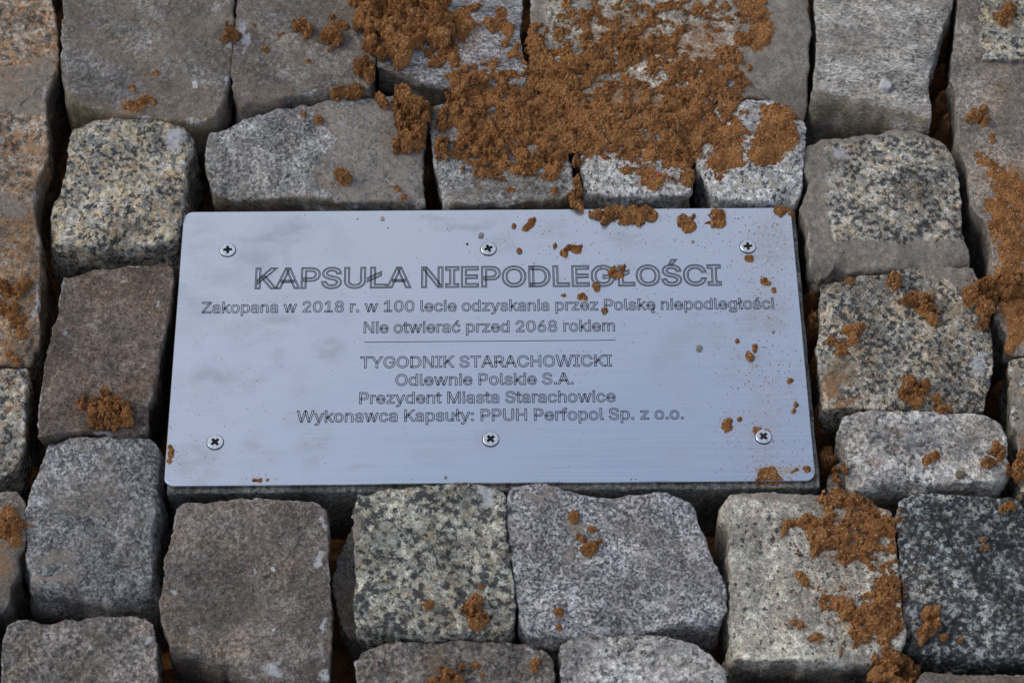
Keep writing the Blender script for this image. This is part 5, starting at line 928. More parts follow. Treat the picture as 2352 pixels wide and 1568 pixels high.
def engrave(s, xl, xr, yl, yr, cap, lw, inner=None, label=None):
    """baseline from picture point (xl,yl) to (xr,yr); cap = cap height in picture px; lw width in mm"""
    loops = text_loops(s)
    allp = np.vstack(loops)
    x0, x1 = allp[:, 0].min(), allp[:, 0].max()
    ref = text_loops('H')[0]
    capu = ref[:, 1].max()
    A = unproj([(xl, yl)])[0][:2]
    B = unproj([(xr, yr)])[0][:2]
    T_ = unproj([(xl, yl - cap)])[0][:2]
    ch = T_[1] - A[1]
    u = B - A
    L = np.linalg.norm(u)
    ang = math.atan2(u[1], u[0]) * .35          # lines run parallel to the plate edge
    mid = (A + B) / 2
    sx = L / (x1 - x0)
    sy = ch / capu
    V, F = [], []
    nv = 0
    R2 = np.array([[math.cos(ang), -math.sin(ang)], [math.sin(ang), math.cos(ang)]])
    # nesting level decides which side is ink
    base = [np.column_stack([(l[:, 0] - (x0 + x1) / 2) * sx, l[:, 1] * sy]) for l in loops]
    for k, l in enumerate(base):
        lev = sum(all(inside(pt, m) for pt in l[::max(1, len(l) // 8)]) for q, m in enumerate(base) if q != k)
        area = .5 * np.sum(l[:, 0] * np.roll(l[:, 1], -1) - np.roll(l[:, 0], -1) * l[:, 1])
        if (area > 0) != (lev % 2 == 0):
            l = l[::-1]                                          # ink always to the left
        offs = [-.66 * MM, .14 * MM] if inner else [-.09 * MM]
        for o_ in offs:
            c1 = offset_loop(l, (o_ - lw / 2 * MM))
            c2 = offset_loop(l, (o_ + lw / 2 * MM))
            n = len(l)
            q = np.vstack([c1, c2]) @ R2.T + mid
            V.append(np.column_stack([q, np.full(2 * n, .00007)]))
            i_ = np.arange(n)
            j_ = (i_ + 1) % n
            F.append(np.stack([i_, j_, n + j_, n + i_], 1) + nv)
            nv += 2 * n
    V = np.vstack(V)
    F = np.vstack(F)
    me = make_mesh('engraved_text', V, F, False)
    o = link('engraved_text', me, INK, plaque, (0, 0, .09))
    o['label'] = label or ('engraved line reading ' + s)
    return o


engrave('KAPSUŁA NIEPODLEGŁOŚCI', 588, 1655, 661.5, 653.5, 44, .50, inner=1.35)
engrave('Zakopana w 2018 r. w 100 lecie odzyskania przez Polskę niepodległości', 464, 1778, 718.5, 709, 24.5, .46)
engrave('Nie otwierać przed 2068 rokiem', 836, 1412, 764.5, 760, 25, .46)
engrave('TYGODNIK STARACHOWICKI', 828, 1405, 844.5, 840.5, 25.2, .46)
engrave('Odlewnie Polskie S.A.', 909, 1317, 885, 881.7, 25.5, .46)
engrave('Prezydent Miasta Starachowice', 826, 1413, 926.5, 922.5, 25.5, .46)
engrave('Wykonawca Kapsuły: PPUH Perfopol Sp. z o.o.', 682, 1570, 969.5, 961.5, 26, .46)
ra, rb = unproj([(837, 785.5), (1412, 781.2)])
yy = (ra[1] + rb[1]) / 2
me = make_mesh('engraved_rule', np.array([(ra[0], yy - .00022, .00007), (rb[0], yy - .00022, .00007), (rb[0], yy + .00022, .00007), (ra[0], yy + .00022, .00007)]), np.array([[0, 1, 2, 3]]), False)
link('engraved_rule', me, INK, plaque, (0, 0, .09), label='thin engraved rule under the third line')


# ---- screws
def screw_mesh(r=.0049, h=.0011):
    n = 48
    cw, cl = .00088, .0028                                       # cross half width, half length
    cross = []
    for k in range(4):
        a = k * math.pi / 2
        for (x, y) in ((cl, -cw), (cl + .0001, 0), (cl, cw), (cw * 1.15, cw * 1.15)):
            cross.append((x * math.cos(a) - y * math.sin(a), x * math.sin(a) + y * math.cos(a)))
    cross = np.array(cross)
    m = len(cross)
    # ring of n points, map cross points to it by angle
    ca = np.arctan2(cross[:, 1], cross[:, 0]) % (2 * math.pi)
    order = np.argsort(ca)
    cross, ca = cross[order], ca[order]
    co_ = np.sort(ca)
    co_ = np.r_[co_, co_[0] + 2 * math.pi]
    an = np.concatenate([np.linspace(co_[q], co_[q + 1], 4)[:-1] for q in range(m)])
    n = len(an)
    # densify cross to n points by angle interpolation along its outline
    cc = np.vstack([cross, cross[:1]])
    aa = np.r_[ca, ca[0] + 2 * math.pi]
    inn = []
    for t in an:
        tt = t if t >= aa[0] else t + 2 * math.pi
        k = min(np.searchsorted(aa, tt, side='right') - 1, m - 1)
        f = (tt - aa[k]) / (aa[k + 1] - aa[k] + 1e-9)
        inn.append(cc[k] + (cc[k + 1] - cc[k]) * f)
    inn = np.array(inn)
    ring = lambda q, z: np.column_stack([q, np.full(n, z)])
    circ = np.stack([np.cos(an), np.sin(an)], 1)
    rings = [ring(circ * r, -.0002), ring(circ * r, h * .72), ring(circ * (r - .0004), h), ring(circ * (r * .75), h * 1.03), ring(inn, h * 1.03), ring(inn * .96, .00025)]
    V = np.vstack(rings + [np.array([[0, 0, .0002]])])
    i = np.arange(n)
    j = (i + 1) % n
    F = np.vstack([np.stack([k * n + i, k * n + j, (k + 1) * n + j, (k + 1) * n + i], 1) for k in range(4)])
    inner = np.vstack([np.stack([4 * n + i, 4 * n + j, 5 * n + j, 5 * n + i], 1)])
    tip = np.stack([5 * n + i, 5 * n + j, np.full(n, 6 * n)], 1)
    head = make_mesh('screw', V[:5 * n], F, False)
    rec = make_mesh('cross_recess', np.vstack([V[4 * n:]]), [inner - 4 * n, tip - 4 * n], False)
    w_ = np.vstack([ring(circ * (r + .0005), .00009), ring(circ * (r - .0001), .00009)])  # flat black ring, paints the shade round the raised head
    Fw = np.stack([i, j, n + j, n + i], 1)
    rim = make_mesh('head_shade_ring', w_, Fw, False)
    head.materials.append(SCREW_M)
    head.materials.append(SHADE_GRIT)
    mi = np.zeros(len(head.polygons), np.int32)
    mi[:n] = 1  # side wall of the head coloured black for the shaded gap
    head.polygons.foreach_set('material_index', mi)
    rec.materials.append(SHADE_GRIT)
    rim.materials.append(SHADE_GRIT)
    return head, rec, rim


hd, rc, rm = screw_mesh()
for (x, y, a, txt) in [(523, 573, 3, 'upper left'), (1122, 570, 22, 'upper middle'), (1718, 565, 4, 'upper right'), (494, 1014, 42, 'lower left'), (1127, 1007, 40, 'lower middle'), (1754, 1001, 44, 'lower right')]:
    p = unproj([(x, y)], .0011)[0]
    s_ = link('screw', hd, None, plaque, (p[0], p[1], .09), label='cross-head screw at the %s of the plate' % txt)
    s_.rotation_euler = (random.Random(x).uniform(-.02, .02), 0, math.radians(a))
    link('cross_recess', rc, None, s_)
    link('head_shade_ring', rm, None, s_)

# ------------------------------------------------------------------ BVH for laying sand
AV = np.vstack(BVV)
polys = []
for f in BVF:
    polys.extend(f.tolist())
BVH = BVHTree.FromPolygons(AV.tolist(), polys, all_triangles=False)
DOWN = Vector((0, 0, -1))


def surf(x, y):
    h = BVH.ray_cast(Vector((x, y, .1)), DOWN)
    return h[0].z if h[0] is not None else -.085


rng = np.random.default_rng(7)


LOOSE_V, LOOSE_F, LOOSE_N = [], [], [0]


def keep_islands(fc, X, Y, Zt):
    """keeps the largest connected piece of a heap; the others become loose crumbs"""
    lab = np.zeros(fc.shape, int)
    sizes = [0]
    H_, W_ = fc.shape
    for a, b in np.argwhere(fc).tolist():
        if lab[a, b]:
            continue
        k = len(sizes)
        st = [(a, b)]
        lab[a, b] = k
        n = 0
        while st:
            p, q = st.pop()
            n += 1
            for u, v in ((p - 1, q), (p + 1, q), (p, q - 1), (p, q + 1)):
                if 0 <= u < H_ and 0 <= v < W_ and fc[u, v] and not lab[u, v]:
                    lab[u, v] = k
                    st.append((u, v))
        sizes.append(n)
    if len(sizes) < 2:
        return fc
    best = int(np.argmax(sizes))
    other = fc & (lab != best)
    for a, b in np.argwhere(other & (np.array(sizes)[lab] > 3)).tolist():
        LOOSE_V.append([(X[a, b], Y[a, b], Zt[a, b]), (X[a, b + 1], Y[a, b + 1], Zt[a, b + 1]), (X[a + 1, b + 1], Y[a + 1, b + 1], Zt[a + 1, b + 1]), (X[a + 1, b], Y[a + 1, b], Zt[a + 1, b])])
    return fc & (lab == best)


def sand_patch(name, blobs, step=.5, thick=3.0, crumbs=1.0, fill=False, mat=SAND, seed=1, label=None, kind=None, category=None, group=None,
               ragged=.55, z0=3.0, smears=(), crumb_r=(.5, 1.5), single=False, thr=.42, below=None):
    """blobs: (x, y, r, strength) in picture px. Lays a crumbly heap on whatever is below."""
    B = np.array([(b + (1.0,))[:4] if len(b) == 3 else b[:4] for b in blobs], float)
    corners = []
    for x, y, r, s in B:
        corners += [(x - r * 1.6, y - r * 1.6), (x + r * 1.6, y + r * 1.6), (x - r * 1.6, y + r * 1.6), (x + r * 1.6, y - r * 1.6)]
    wc = unproj(corners, z0 * MM)
    st = step * MM
    x0, x1 = wc[:, 0].min(), wc[:, 0].max()
    y0, y1 = wc[:, 1].min(), wc[:, 1].max()
    gx = np.arange(x0, x1 + st, st)
    gy = np.arange(y0, y1 + st, st)
    X, Y = np.meshgrid(gx, gy)
    P = xyz(X, Y, z0 * MM)
    pic = proj(P)
    warp = np.stack([fbm(P, .012, 3, seed + 1), fbm(P, .012, 3, seed + 2)], 1) * min(9, .45 * B[:, 2].mean())
    pic = pic + warp
    cov = np.zeros(len(P))
    for x, y, r, s in B:
        d2 = ((pic[:, 0] - x) ** 2 + ((pic[:, 1] - y) * 1.08) ** 2) / (r * r)
        k = np.where(d2 < 3.2, s * np.exp(-d2 * .8), 0)
        cov = 1 - (1 - cov) * (1 - np.clip(k, 0, .97))
    nz = fbm(P, .0065, 4, seed + 5, .62)
    nz2 = fbm(P, .0022, 2, seed + 7)
    f = cov - thr + nz * ragged * .42 + nz2 * .09 * ragged / .55
    T = thick * MM * np.clip(f, -.4, .58) / .5
    T = np.where(cov > .12, T, -thick * MM)
    shp = X.shape
    T = T.reshape(shp)
    cov2 = cov.reshape(shp)
    need = T > -.6 * MM
    # grow the needed area a little
    H = np.full(shp, np.nan)
    ys, xs = np.nonzero(need)
    for a, b in zip(ys.tolist(), xs.tolist()):
        H[a, b] = surf(gx[b], gy[a])
    if not len(ys):
        return None
    if below is not None:
        T = np.where(np.nan_to_num(H, nan=1) < below * MM, T, -thick * MM)
        need &= T > -.6 * MM
        H = np.where(need, H, np.nan)
    # bridge the joints below thick sand
    Hf = np.where(np.isnan(H), 0, H)
    ok = (~np.isnan(H)) & ((Hf > -9 * MM) | (below is not None))
    ww = ok.astype(float)
    r_ = max(2, int(4.5 * MM / st)) if fill else max(1, int(1.2 * MM / st))
    num = box_blur(Hf * ww, r_)
    den = box_blur(ww, r_)
    sm = np.where(den > .02, num / np.maximum(den, .02), Hf)
    low = ~ok
    if fill:
        Hf = np.where(low & (cov2 > .5) & (den > .02), sm - 1.0 * MM, Hf)
        kk = np.clip((cov2 - .45) / .4, 0, 1)
        Hf = Hf * (1 - kk) + np.where(den > .02, sm, Hf) * kk
    else:
        Hf = np.where(low & (cov2 > .45) & (den > .15), sm - 1.5 * MM, Hf)
    # crumbs: little spheres rasterised into the height field
    area = (T > -.1 * MM).sum()
    n = int(area * st * st / (MM * MM) * .8 * crumbs)
    cand = np.argwhere(T > -.15 * MM)
    Z = T.copy()
    if n and len(cand):
        pick = cand[rng.integers(0, len(cand), n)]
        dens = fbm(np.column_stack([gx[pick[:, 1]], gy[pick[:, 0]], np.zeros(n)]), .009, 3, seed + 11)
        keep = dens * 1.6 + rng.uniform(-.5, .5, n) > .0
        pick = pick[keep]
        rad = (crumb_r[0] + (crumb_r[1] - crumb_r[0]) * rng.random(len(pick)) ** 2.2) * MM
        for (a, b), r in zip(pick.tolist(), rad.tolist()):
            k = int(r / st) + 1
            a0, a1, b0, b1 = max(0, a - k), min(shp[0], a + k + 1), max(0, b - k), min(shp[1], b + k + 1)
            yy_, xx_ = np.ogrid[a0 - a:a1 - a, b0 - b:b1 - b]
            q = r * r - (xx_ * xx_ + yy_ * yy_) * st * st
            cap = np.sqrt(np.maximum(q, 0))
            base = max(T[a, b], 0)
            sub = Z[a0:a1, b0:b1]
            np.maximum(sub, np.where(q > 0, base + cap * .95, -1), out=sub)
    for (xa, ya, xb, yb, wd, dz) in smears:                    # scraped ridges and grooves
        pa, pb = unproj([(xa, ya), (xb, yb)], z0 * MM)[:, :2]
        e = pb - pa
        px, py = X - pa[0], Y - pa[1]
        t = np.clip((px * e[0] + py * e[1]) / (e @ e), 0, 1)
        dd = np.hypot(px - e[0] * t, py - e[1] * t) + fbm(P, .006, 2, seed + 19).reshape(shp) * .8 * MM
        Z = Z + np.where(T > 0, dz * MM * np.exp(-(dd / (wd * MM)) ** 2), 0)
    Z = Z + (fbm(P, .0016, 2, seed + 13).reshape(shp) * .26 + rng.normal(0, .11, shp)) * MM + np.where(T > 0, fbm(P, .0048, 4, seed + 15, .68).reshape(shp) * min(1.1, .16 + .11 * thick) * MM, 0)
    keepv = (Z > -.45 * MM) & need
    fc = keepv[:-1, :-1] & keepv[1:, :-1] & keepv[:-1, 1:] & keepv[1:, 1:]
    # no curtains over a step
    hh = Hf
    rngz = np.maximum(np.maximum(hh[:-1, :-1], hh[1:, :-1]), np.maximum(hh[:-1, 1:], hh[1:, 1:])) - \
        np.minimum(np.minimum(hh[:-1, :-1], hh[1:, :-1]), np.minimum(hh[:-1, 1:], hh[1:, 1:]))
    fc &= rngz < 3.5 * MM
    if single:
        fc = keep_islands(fc, X, Y, Hf + Z)
    idx = -np.ones(shp, int)
    use = np.zeros(shp, bool)
    for sl in ((slice(None, -1), slice(None, -1)), (slice(1, None), slice(None, -1)), (slice(None, -1), slice(1, None)), (slice(1, None), slice(1, None))):
        use[sl] |= fc
    idx[use] = np.arange(use.sum())
    jit = .18 * st
    V = np.column_stack([X[use] + rng.uniform(-jit, jit, use.sum()), Y[use] + rng.uniform(-jit, jit, use.sum()), (Hf + Z)[use]])
    q = np.stack([idx[:-1, :-1][fc], idx[:-1, 1:][fc], idx[1:, 1:][fc], idx[1:, :-1][fc]], 1)
    if len(q) == 0:
        return None
    props = {}
    for k_, v_ in (('label', label), ('kind', kind), ('category', category), ('group', group)):
        if v_:
            props[k_] = v_
    return centred(name, V, q, mat, smooth=False, **props)


# main spill over the setts above the plaque
SPILL = [(1232, 75, 14), (1232, 100, 20), (1235, 128, 24), (1248, 155, 28), (1330, 152, 42), (1370, 142, 36), (1290, 185, 36), (1440, 120, 32, .85), (1500, 115, 34, .9), (1545, 95, 28, .8),
         (1530, 20, 36, .55), (1590, 25, 36, .55), (1650, 30, 30, .5), (1645, 105, 24, .45), (1560, 60, 26, .5), (1700, 60, 20, .55), (1690, 110, 22, .5),
         (1560, 178, 42, .9), (1620, 185, 42, .9), (1660, 195, 38, .9), (1600, 225, 56), (1655, 232, 48), (1685, 155, 26), (1600, 270, 44), (1640, 265, 34),
         (1200, 212, 42), (1260, 202, 46), (1310, 195, 42), (1250, 250, 42), (1330, 240, 46), (1290, 240, 40),
         (1300, 285, 42), (1350, 300, 44), (1400, 292, 46), (1450, 298, 42), (1500, 285, 46), (1535, 318, 40), (1565, 285, 50), (1420, 318, 30, .8), (1330, 330, 26),
         (1420, 180, 38, .45), (1480, 195, 40, .42), (1430, 235, 30, .38), (1505, 240, 38, .5), (1390, 225, 30, .55), (1380, 265, 30, .6), (1460, 262, 26, .4), (1530, 250, 30, .6),
         (1545, 345, 36), (1562, 372, 32), (1572, 397, 25), (1577, 412, 16), (1610, 310, 30), (1590, 335, 30),
         (1215, 282, 26), (1240, 312, 26), (1256, 337, 23), (1278, 357, 23), (1190, 260, 26),
         (1330, 40, 44, .41), (1400, 60, 48, .42), (1455, 30, 42, .45), (1300, 90, 30, .38), (1390, 100, 36, .48), (1480, 60, 34, .52), (1310, 20, 24, .45), (1350, 95, 20, .6)]
RIDGE = [(1070, 195, 30), (1060, 222, 34), (1100, 212, 40), (1140, 232, 40), (1050, 262, 34), (1090, 272, 40), (1130, 285, 36), (1160, 300, 36), (1085, 322, 34), (1112, 345, 34), (1110, 382, 20),
         (1062, 345, 17), (1190, 340, 30), (1200, 370, 20, .9), (1240, 372, 24, .9), (1180, 285, 30), (1160, 350, 24, .85), (1075, 360, 18), (1260, 385, 14), (1150, 388, 14, .9), (1290, 378, 16)]
sand_patch('sand_spill', SPILL + RIDGE, step=.45, thick=2.5, crumbs=.9, fill=True, seed=3, ragged=1.35, thr=.47, crumb_r=(.3, 1.15), kind='stuff', label='broad smear of damp orange sand over the setts above the plaque',
           smears=[(1105, 230, 1170, 375, 1.6, 2.2), (1118, 250, 1180, 370, 1.3, -3.2), (1210, 275, 1262, 320, 1.2, 2.4), (1262, 320, 1310, 365, 1.4, 2.0), (1230, 300, 1290, 330, 2.5, -1.0)])
HEAP = [(820, -5, 24), (860, 5, 26), (900, -5, 28), (940, -15, 30), (980, -10, 26), (920, 30, 32), (950, 20, 32), (978, 55, 32), (1003, 60, 30), (1015, 90, 22), (942, 72, 34), (905, 92, 30), (925, 118, 30), (932, 146, 22), (1012, 88, 20), (985, 28, 26), (1018, 18, 16, .9),
        (960, 100, 24), (835, 42, 22), (845, 75, 22), (862, 52, 20), (850, 112, 15), (872, 132, 14), (825, 65, 10), (880, 75, 14)]
sand_patch('sand_heap', HEAP, step=.5, thick=9.5, crumbs=1.4, fill=True, seed=23, label='tall crumbly heap of orange sand across the joint at the top middle', category='sand heap', crumb_r=(.45, 1.9), single=True)
RG = [(1065, 195, 17), (1050, 215, 17), (1085, 190, 15), (1040, 240, 14), (1060, 245, 17), (1080, 260, 15), (1045, 265, 12), (1070, 290, 15), (1090, 300, 14), (1110, 330, 17), (1095, 345, 15), (1130, 345, 17), (1115, 365, 14), (1150, 335, 12),
      (1060, 345, 13), (1110, 195, 14), (1190, 245, 16), (1205, 270, 16), (1198, 292, 14), (1215, 225, 14), (1180, 215, 13), (1235, 318, 12), (1260, 345, 13), (1280, 362, 11), (1240, 366, 11), (1330, 150, 18, .9), (1360, 140, 18, .9), (1440, 112, 16), (1475, 118, 16, .9),
      (1500, 125, 16, .9), (1545, 330, 16), (1565, 348, 18), (1580, 365, 16), (1550, 312, 14), (1540, 235, 14, .9), (1560, 245, 14, .9), (1300, 190, 16, .9), (1320, 205, 16, .9)]
sand_patch('sand_ridge', RG, step=.45, thick=6.0, crumbs=1.6, fill=True, seed=37, kind='stuff', label='raised crumbly ridges of orange sand within the broad smear', crumb_r=(.4, 1.6), ragged=.9)
YP = [(1060, 50, 22, .85), (1056, 80, 22, .85), (1040, 112, 20, .85), (1042, 140, 18, .85), (1022, 125, 14), (1075, 28, 15, .8), (1145, 50, 18, .85), (1158, 32, 15, .8), (1166, 72, 13, .85), (1162, 100, 10), (1182, 130, 13, .9), (1130, 155, 14, .65), (985, 125, 14, .9),
      (1000, 150, 13), (1100, 20, 14, .8), (1125, 60, 14, .8), (1150, 178, 10, .8), (1105, 155, 8, .8), (1190, 110, 7), (1030, 40, 9), (1085, 60, 16, .8)]
sand_patch('sand_scraps', YP, step=.5, thick=3.4, crumbs=1.2, seed=29, kind='stuff', label='ragged orange sand scraps on the foliated sett at the top', crumb_r=(.3, 1.1))

